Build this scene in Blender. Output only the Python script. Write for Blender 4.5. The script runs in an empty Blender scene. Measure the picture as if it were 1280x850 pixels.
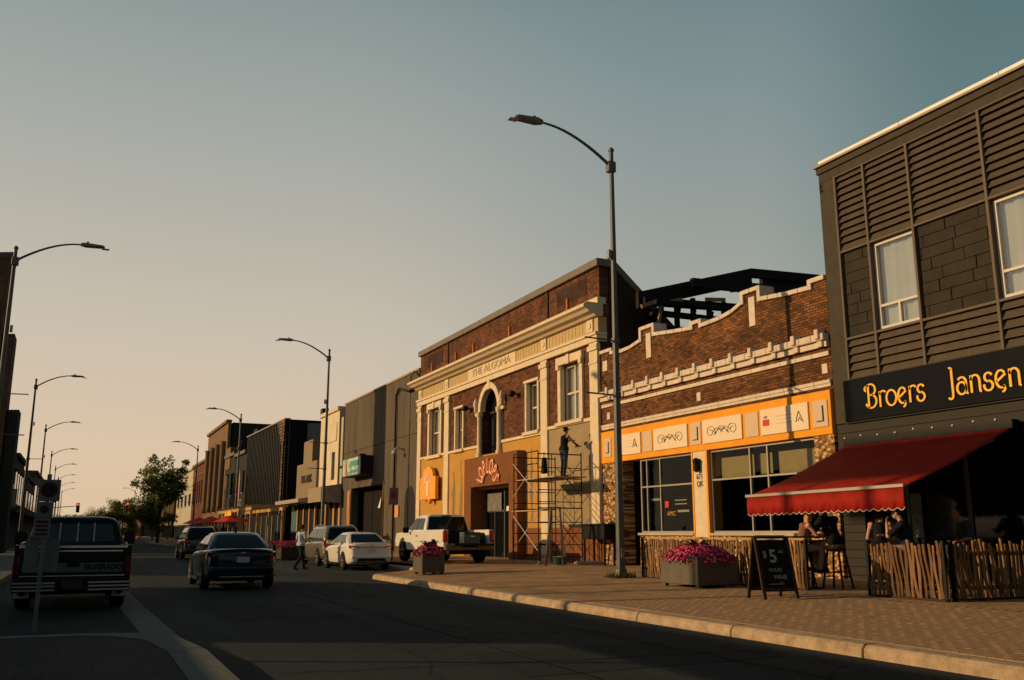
import bpy, bmesh, math, random
from mathutils import Vector, Matrix, noise
R = math.radians
SC = bpy.context.scene
COL = SC.collection
rnd = random.Random(7)

# ---------------------------------------------------------------- camera
cam_d = bpy.data.cameras.new('camera'); cam = bpy.data.objects.new('camera', cam_d); COL.objects.link(cam)
cam_d.sensor_width = 36.0; cam_d.lens = 36.0 * 1150.0 / 1280.0
cam_d.clip_start = 0.1; cam_d.clip_end = 6000
cam.location = (0, 0, 1.45)
cam.rotation_euler = (R(90 + 11.788), 0, R(-24.686))
SC.camera = cam
# ---------------------------------------------------------------- sky and sun
TAZ, TEL = 0.50, 0.30           # light runs (+1, -TAZ) across the street and falls TEL per metre across
az = math.atan(TAZ); el = math.atan(TEL * math.cos(az))
sun_dir = Vector((-math.cos(az) * math.cos(el), math.sin(az) * math.cos(el), math.sin(el)))  # towards the sun
world = bpy.data.worlds.new('World'); SC.world = world; world.use_nodes = True
wn = world.node_tree.nodes; wl = world.node_tree.links
bg = wn['Background']
sky = wn.new('ShaderNodeTexSky'); sky.sky_type = 'NISHITA'; sky.sun_disc = False
sky.sun_elevation = el; sky.sun_rotation = math.atan2(sun_dir.x, sun_dir.y)
sky.altitude = 200; sky.air_density = 1.0; sky.dust_density = 2.0; sky.ozone_density = 1.0
# evening grade of the whole dome by height above the horizon only
tc = wn.new('ShaderNodeTexCoord'); sx = wn.new('ShaderNodeSeparateXYZ'); wl.new(tc.outputs['Generated'], sx.inputs[0])
rp = wn.new('ShaderNodeValToRGB'); wl.new(sx.outputs['Z'], rp.inputs[0])
cr = rp.color_ramp
cr.elements[0].position = 0.0; cr.elements[0].color = (0.77, 0.555, 0.365, 1)
cr.elements[1].position = 1.0; cr.elements[1].color = (0.014, 0.036, 0.050, 1)
for p, c in ((0.086, (0.73, 0.555, 0.386)), (0.197, (0.62, 0.535, 0.42)), (0.31, (0.49, 0.465, 0.39)), (0.37, (0.425, 0.430, 0.385)),
             (0.455, (0.335, 0.375, 0.353)), (0.52, (0.27, 0.325, 0.31)), (0.62, (0.12, 0.175, 0.185)), (0.75, (0.04, 0.075, 0.09))):
    e = cr.elements.new(p); e.color = (*c, 1)
# the dome falls off smoothly away from the sun's side
dt = wn.new('ShaderNodeVectorMath'); dt.operation = 'DOT_PRODUCT'; wl.new(tc.outputs['Generated'], dt.inputs[0])
dt.inputs[1].default_value = Vector((sun_dir.x, sun_dir.y, 0)).normalized()
ms_ = wn.new('ShaderNodeMapRange'); wl.new(dt.outputs['Value'], ms_.inputs[0]); ms_.inputs[1].default_value = -1; ms_.inputs[2].default_value = 1
rs = wn.new('ShaderNodeValToRGB'); wl.new(ms_.outputs[0], rs.inputs[0]); rs.color_ramp.interpolation = 'EASE'
rs.color_ramp.elements[0].position = 0.12; rs.color_ramp.elements[0].color = (0.16, 0.28, 0.33, 1)
rs.color_ramp.elements[1].position = 0.62; rs.color_ramp.elements[1].color = (1, 1, 1, 1)
e = rs.color_ramp.elements.new(0.29); e.color = (0.34, 0.51, 0.565, 1)
e = rs.color_ramp.elements.new(0.40); e.color = (0.68, 0.78, 0.84, 1)
gs = wn.new('ShaderNodeMix'); gs.data_type = 'RGBA'; gs.blend_type = 'MULTIPLY'; gs.inputs['Factor'].default_value = 1
wl.new(rp.outputs['Color'], gs.inputs['A']); wl.new(rs.outputs['Color'], gs.inputs['B'])
mx = wn.new('ShaderNodeMix'); mx.data_type = 'RGBA'; mx.blend_type = 'MIX'; mx.inputs['Factor'].default_value = 0.93
gain = wn.new('ShaderNodeMix'); gain.data_type = 'RGBA'; gain.blend_type = 'MULTIPLY'; gain.inputs['Factor'].default_value = 1
gain.inputs['B'].default_value = (10, 10, 10, 1)
wl.new(gs.outputs['Result'], gain.inputs['A'])
wl.new(sky.outputs[0], mx.inputs['A']); wl.new(gain.outputs['Result'], mx.inputs['B'])
wl.new(mx.outputs['Result'], bg.inputs['Color']); bg.inputs['Strength'].default_value = 0.10
sun_d = bpy.data.lights.new('sun', 'SUN'); sun_d.energy = 4.0; sun_d.angle = R(0.5); sun_d.color = (1.0, 0.64, 0.30)
sun = bpy.data.objects.new('sun', sun_d); COL.objects.link(sun); sun.location = (-30, 20, 30)
sun.rotation_euler = sun_dir.to_track_quat('Z', 'Y').to_euler()
SC.view_settings.view_transform = 'Standard'; SC.view_settings.look = 'None'
SC.view_settings.exposure = 0.0; SC.view_settings.gamma = 1.0; SC.view_settings.use_curve_mapping = False
SC.cycles.max_bounces = 6; SC.cycles.transparent_max_bounces = 12

# ---------------------------------------------------------------- mesh builder
class MB:
    def __init__(s): s.v = []; s.f = []
    def add(s, vs, fs):
        o = len(s.v); s.v += [tuple(v) for v in vs]; s.f += [tuple(i + o for i in f) for f in fs]; return s
    def box(s, x0, x1, y0, y1, z0, z1):
        return s.add([(x0,y0,z0),(x1,y0,z0),(x1,y1,z0),(x0,y1,z0),(x0,y0,z1),(x1,y0,z1),(x1,y1,z1),(x0,y1,z1)],
                     [(0,3,2,1),(4,5,6,7),(0,1,5,4),(1,2,6,5),(2,3,7,6),(3,0,4,7)])
    def obox(s, c, size, rot=None, taper=1.0):
        h = [d / 2 for d in size]; vs = []
        for (a, b, d) in ((-1,-1,-1),(1,-1,-1),(1,1,-1),(-1,1,-1),(-1,-1,1),(1,-1,1),(1,1,1),(-1,1,1)):
            t = taper if d > 0 else 1
            p = Vector((a*h[0]*t, b*h[1]*t, d*h[2]))
            if rot is not None: p = rot @ p
            vs.append(p + Vector(c))
        return s.add(vs, [(0,3,2,1),(4,5,6,7),(0,1,5,4),(1,2,6,5),(2,3,7,6),(3,0,4,7)])
    def bar(s, a, b, w, h):           # rectangular bar from a to b
        a = Vector(a); b = Vector(b); d = b - a
        q = d.to_track_quat('Z', 'Y').to_matrix()
        return s.obox((a + b) / 2, (w, h, d.length), q)
    def prism(s, pts, axis, a, b):    # polygon in the plane across axis, drawn from a to b along it
        n = len(pts)
        def P(p, t): return {'x': (t, p[0], p[1]), 'y': (p[0], t, p[1]), 'z': (p[0], p[1], t)}[axis]
        vs = [P(p, a) for p in pts] + [P(p, b) for p in pts]
        fs = [tuple(range(n))[::-1], tuple(range(n, 2 * n))] + [(i, (i+1) % n, n + (i+1) % n, n + i) for i in range(n)]
        return s.add(vs, fs)
    def tube(s, path, rad, n=8, cap=True):
        path = [Vector(p) for p in path]; m = len(path)
        if not hasattr(rad, '__len__'): rad = [rad] * m
        vs = []; up = None
        for i, p in enumerate(path):
            t = (path[min(i+1, m-1)] - path[max(i-1, 0)]).normalized()
            if up is None:
                up = t.orthogonal().normalized()
            else:
                up = (up - t * up.dot(t))
                up = up.normalized() if up.length > 1e-6 else t.orthogonal().normalized()
            w = t.cross(up)
            for k in range(n):
                a = 2 * math.pi * k / n
                vs.append(p + (up * math.cos(a) + w * math.sin(a)) * rad[i])
        fs = [(i*n+k, i*n+(k+1) % n, (i+1)*n+(k+1) % n, (i+1)*n+k) for i in range(m-1) for k in range(n)]
        if cap: fs += [tuple(range(n))[::-1], tuple(range((m-1)*n, m*n))]
        return s.add(vs, fs)
    def lathe(s, prof, c=(0,0,0), n=16, axis='z'):
        vs = []
        for r, h in prof:
            for k in range(n):
                a = 2*math.pi*k/n; u, w = r*math.cos(a), r*math.sin(a)
                p = {'z': (u, w, h), 'x': (h, u, w), 'y': (w, h, u)}[axis]
                vs.append((p[0]+c[0], p[1]+c[1], p[2]+c[2]))
        m = len(prof)
        fs = [(i*n+k, i*n+(k+1) % n, (i+1)*n+(k+1) % n, (i+1)*n+k) for i in range(m-1) for k in range(n)]
        fs += [tuple(range(n))[::-1], tuple(range((m-1)*n, m*n))]
        return s.add(vs, fs)
    def ball(s, c, r, n=10, m=7):
        if not hasattr(r, '__len__'): r = (r, r, r)
        vs = [(c[0], c[1], c[2]-r[2])]
        for j in range(1, m):
            a = -math.pi/2 + math.pi*j/m
            for k in range(n):
                b = 2*math.pi*k/n
                vs.append((c[0]+r[0]*math.cos(a)*math.cos(b), c[1]+r[1]*math.cos(a)*math.sin(b), c[2]+r[2]*math.sin(a)))
        vs.append((c[0], c[1], c[2]+r[2])); T = len(vs)-1
        fs = [(0, 1+(k+1) % n, 1+k) for k in range(n)]
        for j in range(m-2):
            for k in range(n):
                a = 1+j*n
                fs.append((a+k, a+(k+1) % n, a+n+(k+1) % n, a+n+k))
        a = 1+(m-2)*n
        fs += [(a+k, a+(k+1) % n, T) for k in range(n)]
        return s.add(vs, fs)
    def mesh(s, name, mat=None, smooth=False):
        me = bpy.data.meshes.new(name); me.from_pydata(s.v, [], s.f); me.update()
        bm = bmesh.new(); bm.from_mesh(me); bmesh.ops.recalc_face_normals(bm, faces=bm.faces); bm.to_mesh(me); bm.free()
        if mat: me.materials.append(mat)
        if smooth: me.polygons.foreach_set('use_smooth', [True]*len(me.polygons)); me.update()
        return me

def wloc(o):
    p = Vector((0, 0, 0))
    while o is not None: p = p + o.location; o = o.parent
    return p
def link(name, me, par=None):
    o = bpy.data.objects.new(name, me); COL.objects.link(o)
    if par is not None:
        inv = Matrix.Translation(-ROOTW.get(par.name, Vector((0, 0, 0))))
        o.parent = par; o.matrix_parent_inverse = inv
    return o
ROOTW = {}
SPLIT = {'door_frame', 'capital', 'keystone', 'stucco_bay', 'sill', 'knee_wall', 'orange_edge', 'shopfront_post', 'entrance_post', 'back_wall', 'band', 'window_surround', 'frame_rail', 'bumper_part', 'cross', 'window_lettering', 'side_walls', 'strip_window', 'white_duct', 'picture_lettering', 'window_frame'}
def loose(mb):
    par = list(range(len(mb.v)))
    def find(i):
        while par[i] != i: par[i] = par[par[i]]; i = par[i]
        return i
    for f in mb.f:
        r = find(f[0])
        for i in f[1:]: par[find(i)] = r
    groups = {}
    for f in mb.f: groups.setdefault(find(f[0]), []).append(f)
    out = []
    for fs in groups.values():
        ids = sorted({i for f in fs for i in f}); mp = {i: k for k, i in enumerate(ids)}
        m = MB(); m.v = [mb.v[i] for i in ids]; m.f = [tuple(mp[i] for i in f) for f in fs]; out.append(m)
    return out
def build(name, mb, mat, par=None, smooth=False, bevel=0, seg=1, auto=None):
    if name in SPLIT and par is not None:
        ch = loose(mb)
        if len(ch) > 1:
            os_ = [build_one(name, c, mat, par, smooth, bevel, seg, auto) for c in ch]
            return os_[0]
    return build_one(name, mb, mat, par, smooth, bevel, seg, auto)
def build_one(name, mb, mat, par=None, smooth=False, bevel=0, seg=1, auto=None):
    o = link(name, mb.mesh(name, mat, smooth), par)
    if bevel:
        b = o.modifiers.new('bevel', 'BEVEL'); b.width = bevel; b.segments = seg; b.limit_method = 'ANGLE'; b.angle_limit = R(40)
    if auto:
        try:
            o.data.set_sharp_from_angle(angle=R(auto))
        except Exception: pass
    return o
def tag(o, label=None, cat=None, group=None, kind=None):
    if label: o['label'] = label
    if cat: o['category'] = cat
    if group: o['group'] = group
    if kind: o['kind'] = kind
    return o
def thing(name, label, cat, loc=(0, 0, 0), group=None):
    o = bpy.data.objects.new(name, None); COL.objects.link(o); o.empty_display_size = 0.3
    o.location = loc; tag(o, label, cat, group)
    if any(loc): ROOTW[o.name] = Vector(loc)
    return o
def place(o, loc, rz=0):
    o.location = loc; o.rotation_euler = (0, 0, rz); return o
def copy_tree(o, par=None):
    c = o.copy(); COL.objects.link(c)
    if par is not None: c.parent = par; c.matrix_parent_inverse = o.matrix_parent_inverse.copy()
    for ch in o.children: copy_tree(ch, c)
    return c
def struct(name, mb, mat, **k): return tag(build(name, mb, mat, **k), kind='structure')
def pieces(name, me, par, locs, mods=None):
    for l in locs:
        o = link(name, me, par); o.location = l[:3]
        if len(l) > 3: o.rotation_euler = l[3]
def gz(X):                       # height of the right-hand sidewalk
    if X < 8.4: return 0.0
    if X < 12.8: return 0.15 + (X - 8.5) * 0.15 / 4.3
    return 0.30 + (X - 12.8) * 0.03 / 4.2

# ---------------------------------------------------------------- materials
MATS = {}
def mat(name, col=(0.5, 0.5, 0.5), rough=0.7, metal=0.0, var=0.0, vscale=3.0, bump=0.0, bscale=20.0, spec=0.12, coat=0.0,
        col2=None, dirt=0.0, streak=False, emit=None, estr=0.0):
    if name in MATS: return MATS[name]
    m = bpy.data.materials.new(name); m.use_nodes = True; MATS[name] = m
    nt = m.node_tree; N = nt.nodes; L = nt.links; b = N['Principled BSDF']
    b.inputs['Base Color'].default_value = (*col, 1); b.inputs['Roughness'].default_value = rough
    b.inputs['Metallic'].default_value = metal; b.inputs['Specular IOR Level'].default_value = spec
    b.inputs['Coat Weight'].default_value = coat; b.inputs['Coat Roughness'].default_value = 0.05
    if emit: b.inputs['Emission Color'].default_value = (*emit, 1); b.inputs['Emission Strength'].default_value = estr
    t = N.new('ShaderNodeTexCoord')
    if var > 0 or col2:
        mp = N.new('ShaderNodeMapping'); L.new(t.outputs['Object'], mp.inputs[0])
        if streak: mp.inputs['Scale'].default_value = (1, 1, 0.12)
        n = N.new('ShaderNodeTexNoise'); n.inputs['Scale'].default_value = vscale; n.inputs['Detail'].default_value = 8; n.inputs['Roughness'].default_value = 0.65
        L.new(mp.outputs[0], n.inputs['Vector'])
        r = N.new('ShaderNodeValToRGB'); L.new(n.outputs['Fac'], r.inputs[0])
        c2 = col2 if col2 else tuple(c * (1 + var) for c in col)
        c1 = col if col2 else tuple(c * (1 - var) for c in col)
        r.color_ramp.elements[0].position = 0.32; r.color_ramp.elements[0].color = (*c1, 1)
        r.color_ramp.elements[1].position = 0.68; r.color_ramp.elements[1].color = (*c2, 1)
        L.new(r.outputs[0], b.inputs['Base Color'])
        rr = N.new('ShaderNodeMapRange'); L.new(n.outputs['Fac'], rr.inputs[0])
        rr.inputs['To Min'].default_value = max(0, rough - 0.12); rr.inputs['To Max'].default_value = min(1, rough + 0.12)
        L.new(rr.outputs[0], b.inputs['Roughness'])
    if bump > 0:
        n2 = N.new('ShaderNodeTexNoise'); n2.inputs['Scale'].default_value = bscale; n2.inputs['Detail'].default_value = 5
        L.new(t.outputs['Object'], n2.inputs['Vector'])
        bp = N.new('ShaderNodeBump'); bp.inputs['Strength'].default_value = bump; bp.inputs['Distance'].default_value = 0.02
        L.new(n2.outputs['Fac'], bp.inputs['Height']); L.new(bp.outputs[0], b.inputs['Normal'])
    return m
def brickmat(name, c1, c2, mortar, w=0.21, h=0.07, ms=0.012, axes='yz', rough=0.85, bump=0.5, off=0.5, blotch=0.5, squash=1.0):
    if name in MATS: return MATS[name]
    m = bpy.data.materials.new(name); m.use_nodes = True; MATS[name] = m
    nt = m.node_tree; N = nt.nodes; L = nt.links; b = N['Principled BSDF']; b.inputs['Roughness'].default_value = rough
    b.inputs['Specular IOR Level'].default_value = 0.08
    t = N.new('ShaderNodeTexCoord'); s = N.new('ShaderNodeSeparateXYZ'); L.new(t.outputs['Object'], s.inputs[0])
    c = N.new('ShaderNodeCombineXYZ')
    L.new(s.outputs[axes[0].upper()], c.inputs[0]); L.new(s.outputs[axes[1].upper()], c.inputs[1])
    k = N.new('ShaderNodeTexBrick'); L.new(c.outputs[0], k.inputs['Vector'])
    k.inputs['Color1'].default_value = (*c1, 1); k.inputs['Color2'].default_value = (*c2, 1); k.inputs['Mortar'].default_value = (*mortar, 1)
    k.inputs['Scale'].default_value = 1.0; k.inputs['Mortar Size'].default_value = ms; k.inputs['Brick Width'].default_value = w
    k.inputs['Row Height'].default_value = h; k.inputs['Bias'].default_value = -0.1; k.inputs['Mortar Smooth'].default_value = 0.2
    k.offset = off; k.squash = squash
    n = N.new('ShaderNodeTexNoise'); n.inputs['Scale'].default_value = 0.9; n.inputs['Detail'].default_value = 9; n.inputs['Roughness'].default_value = 0.7
    L.new(t.outputs['Object'], n.inputs['Vector'])
    mr = N.new('ShaderNodeMapRange'); L.new(n.outputs['Fac'], mr.inputs[0]); mr.inputs[1].default_value = 0.3; mr.inputs[2].default_value = 0.7
    mr.inputs['To Min'].default_value = 1 - blotch; mr.inputs['To Max'].default_value = 1 + blotch
    mm = N.new('ShaderNodeMix'); mm.data_type = 'RGBA'; mm.blend_type = 'MULTIPLY'; mm.inputs['Factor'].default_value = 1
    L.new(k.outputs['Color'], mm.inputs['A']); L.new(mr.outputs[0], mm.inputs['B']); L.new(mm.outputs['Result'], b.inputs['Base Color'])
    bp = N.new('ShaderNodeBump'); bp.inputs['Strength'].default_value = bump; bp.inputs['Distance'].default_value = 0.012; bp.invert = True
    L.new(k.outputs['Fac'], bp.inputs['Height'])
    n3 = N.new('ShaderNodeTexNoise'); n3.inputs['Scale'].default_value = 60; L.new(t.outputs['Object'], n3.inputs['Vector'])
    b2 = N.new('ShaderNodeBump'); b2.inputs['Strength'].default_value = 0.25; b2.inputs['Distance'].default_value = 0.01
    L.new(n3.outputs['Fac'], b2.inputs['Height']); L.new(bp.outputs[0], b2.inputs['Normal']); L.new(b2.outputs[0], b.inputs['Normal'])
    return m
def glassmat(name, tint=(0.75, 0.8, 0.8), refl=1.0, rough=0.02):
    m = bpy.data.materials.new(name); m.use_nodes = True; MATS[name] = m
    nt = m.node_tree; N = nt.nodes; L = nt.links; out = N['Material Output']; N.remove(N['Principled BSDF'])
    tr = N.new('ShaderNodeBsdfTransparent'); tr.inputs[0].default_value = (*tint, 1)
    gl = N.new('ShaderNodeBsdfGlossy'); gl.inputs['Roughness'].default_value = rough; gl.inputs['Color'].default_value = (1, 1, 1, 1)
    lw = N.new('ShaderNodeLayerWeight'); lw.inputs['Blend'].default_value = 0.5
    pw = N.new('ShaderNodeMath'); pw.operation = 'POWER'; pw.inputs[1].default_value = 5; L.new(lw.outputs['Facing'], pw.inputs[0])
    fr = N.new('ShaderNodeMath'); fr.operation = 'MULTIPLY_ADD'; fr.inputs[1].default_value = 0.95; fr.inputs[2].default_value = 0.045; L.new(pw.outputs[0], fr.inputs[0])
    mu = N.new('ShaderNodeMath'); mu.operation = 'MULTIPLY'; mu.inputs[1].default_value = refl; mu.use_clamp = True
    L.new(fr.outputs[0], mu.inputs[0])
    t = N.new('ShaderNodeTexCoord'); nz = N.new('ShaderNodeTexNoise'); nz.inputs['Scale'].default_value = 0.9
    L.new(t.outputs['Object'], nz.inputs['Vector'])
    bp = N.new('ShaderNodeBump'); bp.inputs['Strength'].default_value = 0.04; bp.inputs['Distance'].default_value = 0.05
    L.new(nz.outputs['Fac'], bp.inputs['Height']); L.new(bp.outputs[0], gl.inputs['Normal'])
    mi = N.new('ShaderNodeMixShader'); L.new(mu.outputs[0], mi.inputs[0]); L.new(tr.outputs[0], mi.inputs[1]); L.new(gl.outputs[0], mi.inputs[2])
    L.new(mi.outputs[0], out.inputs[0])
    return m
def leafmat(name, col):
    m = bpy.data.materials.new(name); m.use_nodes = True; MATS[name] = m; N = m.node_tree.nodes; L = m.node_tree.links; b = N['Principled BSDF']
    b.inputs['Base Color'].default_value = (*col, 1); b.inputs['Roughness'].default_value = .6; b.inputs['Specular IOR Level'].default_value = .15
    t = N.new('ShaderNodeBsdfTranslucent'); t.inputs[0].default_value = (col[0]*1.5, col[1]*1.35, col[2]*.8, 1); mi = N.new('ShaderNodeMixShader'); mi.inputs[0].default_value = .45
    L.new(b.outputs[0], mi.inputs[1]); L.new(t.outputs[0], mi.inputs[2]); L.new(mi.outputs[0], N['Material Output'].inputs[0])
    return m
glass = glassmat('shop_glass', (0.82, 0.84, 0.82), 0.3)
glass_up = glassmat('upper_glass', (0.85, 0.88, 0.88), 2.5)
carglass = mat('car_glass', (0.006, 0.010, 0.012), 0.05, spec=0.4)
darkglass = mat('dark_glass', (0.006, 0.008, 0.009), 0.06, spec=0.22)
dark = mat('dark_interior', (0.012, 0.011, 0.010), 0.9)
black_metal = mat('black_metal', (0.010, 0.010, 0.011), 0.5, var=0.2)
galv = mat('galvanised_steel', (0.20, 0.21, 0.22), 0.45, metal=0.5, var=0.25, vscale=4, bump=0.05)
rubber = mat('rubber', (0.012, 0.012, 0.012), 0.85, bump=0.1)
chrome = mat('chrome', (0.6, 0.6, 0.62), 0.15, metal=1.0)
white_paint = mat('white_paint', (0.72, 0.70, 0.66), 0.6, var=0.06)

# lettering -----------------------------------------------------------------
def text_mesh(s, size, depth=0.01, bold=0.0, sx=1.0, align='CENTER'):
    cu = bpy.data.curves.new('txt', 'FONT'); cu.body = s; cu.size = size; cu.extrude = depth; cu.offset = bold
    cu.align_x = align; cu.align_y = 'CENTER'; cu.resolution_u = 3
    ob = bpy.data.objects.new('txt', cu); COL.objects.link(ob)
    me = bpy.data.meshes.new_from_object(ob); bpy.data.objects.remove(ob); bpy.data.curves.remove(cu)
    if sx != 1: me.transform(Matrix.Diagonal((sx, 1, 1, 1)))
    return me
# face the street: text plane on a facade (normal -X), reading along -Y
FACE_STREET = Matrix(((0, 0, -1, 0), (-1, 0, 0, 0), (0, 1, 0, 0), (0, 0, 0, 1)))
FACE_CAM = Matrix(((1, 0, 0, 0), (0, 0, -1, 0), (0, 1, 0, 0), (0, 0, 0, 1)))      # normal -Y
def letters(name, s, size, loc, material, par, rot=FACE_STREET, depth=0.012, bold=0.0, sx=1.0):
    me = text_mesh(s, size, depth, bold, sx); me.transform(Matrix.Translation(loc) @ rot); me.materials.clear(); me.materials.append(material)
    me.name = name
    return link(name, me, par)
# ================================================================ ground, road, pavements
def asphalt(name, base=0.05, tint=(1.0, 1.0, 1.02)):
    m = bpy.data.materials.new(name); m.use_nodes = True; nt = m.node_tree; N = nt.nodes; L = nt.links; b = N['Principled BSDF']
    t = N.new('ShaderNodeTexCoord')
    n1 = N.new('ShaderNodeTexNoise'); n1.inputs['Scale'].default_value = 0.35; n1.inputs['Detail'].default_value = 9; n1.inputs['Roughness'].default_value = 0.7
    n2 = N.new('ShaderNodeTexNoise'); n2.inputs['Scale'].default_value = 90; n2.inputs['Detail'].default_value = 3
    mp = N.new('ShaderNodeMapping'); mp.inputs['Scale'].default_value = (1.6, 0.12, 1); L.new(t.outputs['Object'], mp.inputs[0])
    L.new(mp.outputs[0], n1.inputs['Vector']); L.new(t.outputs['Object'], n2.inputs['Vector'])
    ad = N.new('ShaderNodeMath'); ad.operation = 'ADD'; L.new(n1.outputs['Fac'], ad.inputs[0])
    ml = N.new('ShaderNodeMath'); ml.operation = 'MULTIPLY'; ml.inputs[1].default_value = 0.6; L.new(n2.outputs['Fac'], ml.inputs[0]); L.new(ml.outputs[0], ad.inputs[1])
    r = N.new('ShaderNodeValToRGB'); L.new(ad.outputs[0], r.inputs[0])
    r.color_ramp.elements[0].position = 0.5; r.color_ramp.elements[0].color = (*[base*0.62*c for c in tint], 1)
    r.color_ramp.elements[1].position = 1.0; r.color_ramp.elements[1].color = (*[base*1.7*c for c in tint], 1)
    vo = N.new('ShaderNodeTexVoronoi'); vo.feature = 'DISTANCE_TO_EDGE'; vo.inputs['Scale'].default_value = 0.33; vo.inputs['Randomness'].default_value = 1
    nw = N.new('ShaderNodeTexNoise'); nw.inputs['Scale'].default_value = 1.3; nw.inputs['Detail'].default_value = 6; L.new(t.outputs['Object'], nw.inputs['Vector'])
    va = N.new('ShaderNodeMix'); va.data_type = 'VECTOR'; va.inputs['Factor'].default_value = 0.35
    L.new(t.outputs['Object'], va.inputs['A']); L.new(nw.outputs['Color'], va.inputs['B']); L.new(va.outputs['Result'], vo.inputs['Vector'])
    ck = N.new('ShaderNodeMapRange'); ck.inputs[1].default_value = 0.0; ck.inputs[2].default_value = 0.006; ck.inputs['To Min'].default_value = 0.45; ck.inputs['To Max'].default_value = 1
    L.new(vo.outputs['Distance'], ck.inputs[0])
    mm = N.new('ShaderNodeMix'); mm.data_type = 'RGBA'; mm.blend_type = 'MULTIPLY'; mm.inputs['Factor'].default_value = 1
    L.new(r.outputs[0], mm.inputs['A']); L.new(ck.outputs[0], mm.inputs['B']); L.new(mm.outputs['Result'], b.inputs['Base Color'])
    b.inputs['Roughness'].default_value = 0.8; b.inputs['Specular IOR Level'].default_value = 0.05
    bp = N.new('ShaderNodeBump'); bp.inputs['Strength'].default_value = 1.0; bp.inputs['Distance'].default_value = 0.03
    L.new(n2.outputs['Fac'], bp.inputs['Height']); L.new(bp.outputs[0], b.inputs['Normal'])
    MATS[name] = m; return m
road_m = asphalt('asphalt', 0.046, (0.80, 1.0, 1.08)); lot_m = asphalt('lot_asphalt', 0.06)
conc = mat('concrete', (0.36, 0.34, 0.31), 0.85, var=0.25, vscale=2.5, bump=0.35, bscale=50)
kerb_m = mat('kerb_concrete', (0.27, 0.20, 0.13), 0.9, col2=(0.50, 0.39, 0.27), vscale=4.5, bump=0.5, bscale=45)
paver_m = brickmat('paver', (0.40, 0.265, 0.155), (0.31, 0.205, 0.12), (0.16, 0.105, 0.065), w=0.22, h=0.11, ms=0.008, axes='xy', bump=0.35, blotch=0.35)
def sheet(x0, x1, y0, y1, z): return MB().add([(x0,y0,z),(x1,y0,z),(x1,y1,z),(x0,y1,z)], [(0,1,2,3)])
struct('ground', sheet(-2500, 2500, -2500, 2500, -0.03), mat('earth', (0.10, 0.085, 0.06), 0.95, var=0.3, vscale=0.05))
struct('parking_lot', sheet(-60, -3.2, -20, 200, -0.004), lot_m)
mb = MB(); ys = [-20, 0, 6, 12, 18, 26, 40, 70, 120, 200, 420]
for a, b_ in zip(ys, ys[1:]): mb.add([(-3.2,a,0),(11.4,a,0),(11.4,b_,0),(-3.2,b_,0)], [(0,1,2,3)])
road = struct('road', mb, road_m)
# right-hand sidewalk: bump-out, parking bay, second bump-out
def kerb_x(D):
    if D < 29: return 8.5
    if D < 31.2: t = (D - 29) / 2.2; return 8.5 + 2.9 * (t * t * (3 - 2 * t))
    if D < 104: return 11.4
    if D < 107: t = (D - 104) / 3; return 11.4 - 2.9 * (t * t * (3 - 2 * t))
    if D < 142: return 8.5
    if D < 145: t = (D - 142) / 3; return 8.5 + 2.9 * (t * t * (3 - 2 * t))
    return 11.4
Ds = [-15, 5.5, 16.5] + [16.5 + i for i in range(1, 13)] + [29 + 0.22 * i for i in range(11)] + [35, 45, 60, 80, 104] + [104.3 + 0.3*i for i in range(10)] + [120, 142] + [142.3 + 0.3*i for i in range(10)] + [200, 420]
def sw(Xs, D, dz=0.0):
    k = kerb_x(D); return [(max(x, k + 0.3), D, gz(max(x, k + 0.3)) + dz - (0.012 if D > 5.4 and D < 16.6 else 0)) for x in Xs]
mb = MB(); Xs = [8.8, 10, 11.7, 12.8, 15, 17.6]
for a, b_ in zip(Ds, Ds[1:]):
    if abs(a - b_) < 1e-6: continue
    r0, r1 = sw(Xs, a), sw(Xs, b_)
    if a < 6 and b_ > 6: pass
    for i in range(len(Xs) - 1):
        if r0[i+1][0] - r0[i][0] < 1e-4 and r1[i+1][0] - r1[i][0] < 1e-4: continue
        mb.add([r0[i], r0[i+1], r1[i+1], r1[i]], [(0,1,2,3)])
side_r = struct('sidewalk', mb, paver_m)
# kerb stones, each its own piece
def kerb_piece(pts):
    m = MB(); n = len(pts); prof = [(-0.02, -0.2), (0.0, 0.10), (0.05, 0.148), (0.30, 0.158), (0.30, -0.2)]
    vs = []
    for i, D in enumerate(pts):
        x = kerb_x(D)
        d = (kerb_x(D + 0.05) - kerb_x(D - 0.05)) / 0.1
        nx, ny = 1 / math.hypot(1, d), -d / math.hypot(1, d)
        for (u, z) in prof: vs.append((x + nx * u, D + ny * u, z + rnd.uniform(-0.004, 0.004)))
    k = len(prof); fs = [(i*k+j, i*k+(j+1) % k, (i+1)*k+(j+1) % k, (i+1)*k+j) for i in range(n-1) for j in range(k)]
    fs += [tuple(range(k)), tuple(range((n-1)*k, n*k))[::-1]]
    return m.add(vs, fs)
D = 1.2; ends = []
while D < 29: ends.append((D, min(D + 2.45, 29.0))); D += 2.47
ends += [(29.02, 30.1), (30.12, 31.3)] + [(31.32 + 6 * i, 37.3 + 6 * i) for i in range(12)]
for a, b_ in ends:
    n = 3 if (b_ - a) > 1.3 else 6
    build('kerb_stone', kerb_piece([a + (b_ - a) * i / (n - 1) for i in range(n)]), kerb_m, side_r, bevel=0.012)
build('kerb_run', kerb_piece([103.4] + [104 + 0.3*i for i in range(11)] + [120, 142] + [142.3 + 0.3*i for i in range(10)] + [400]), kerb_m, side_r)
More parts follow.
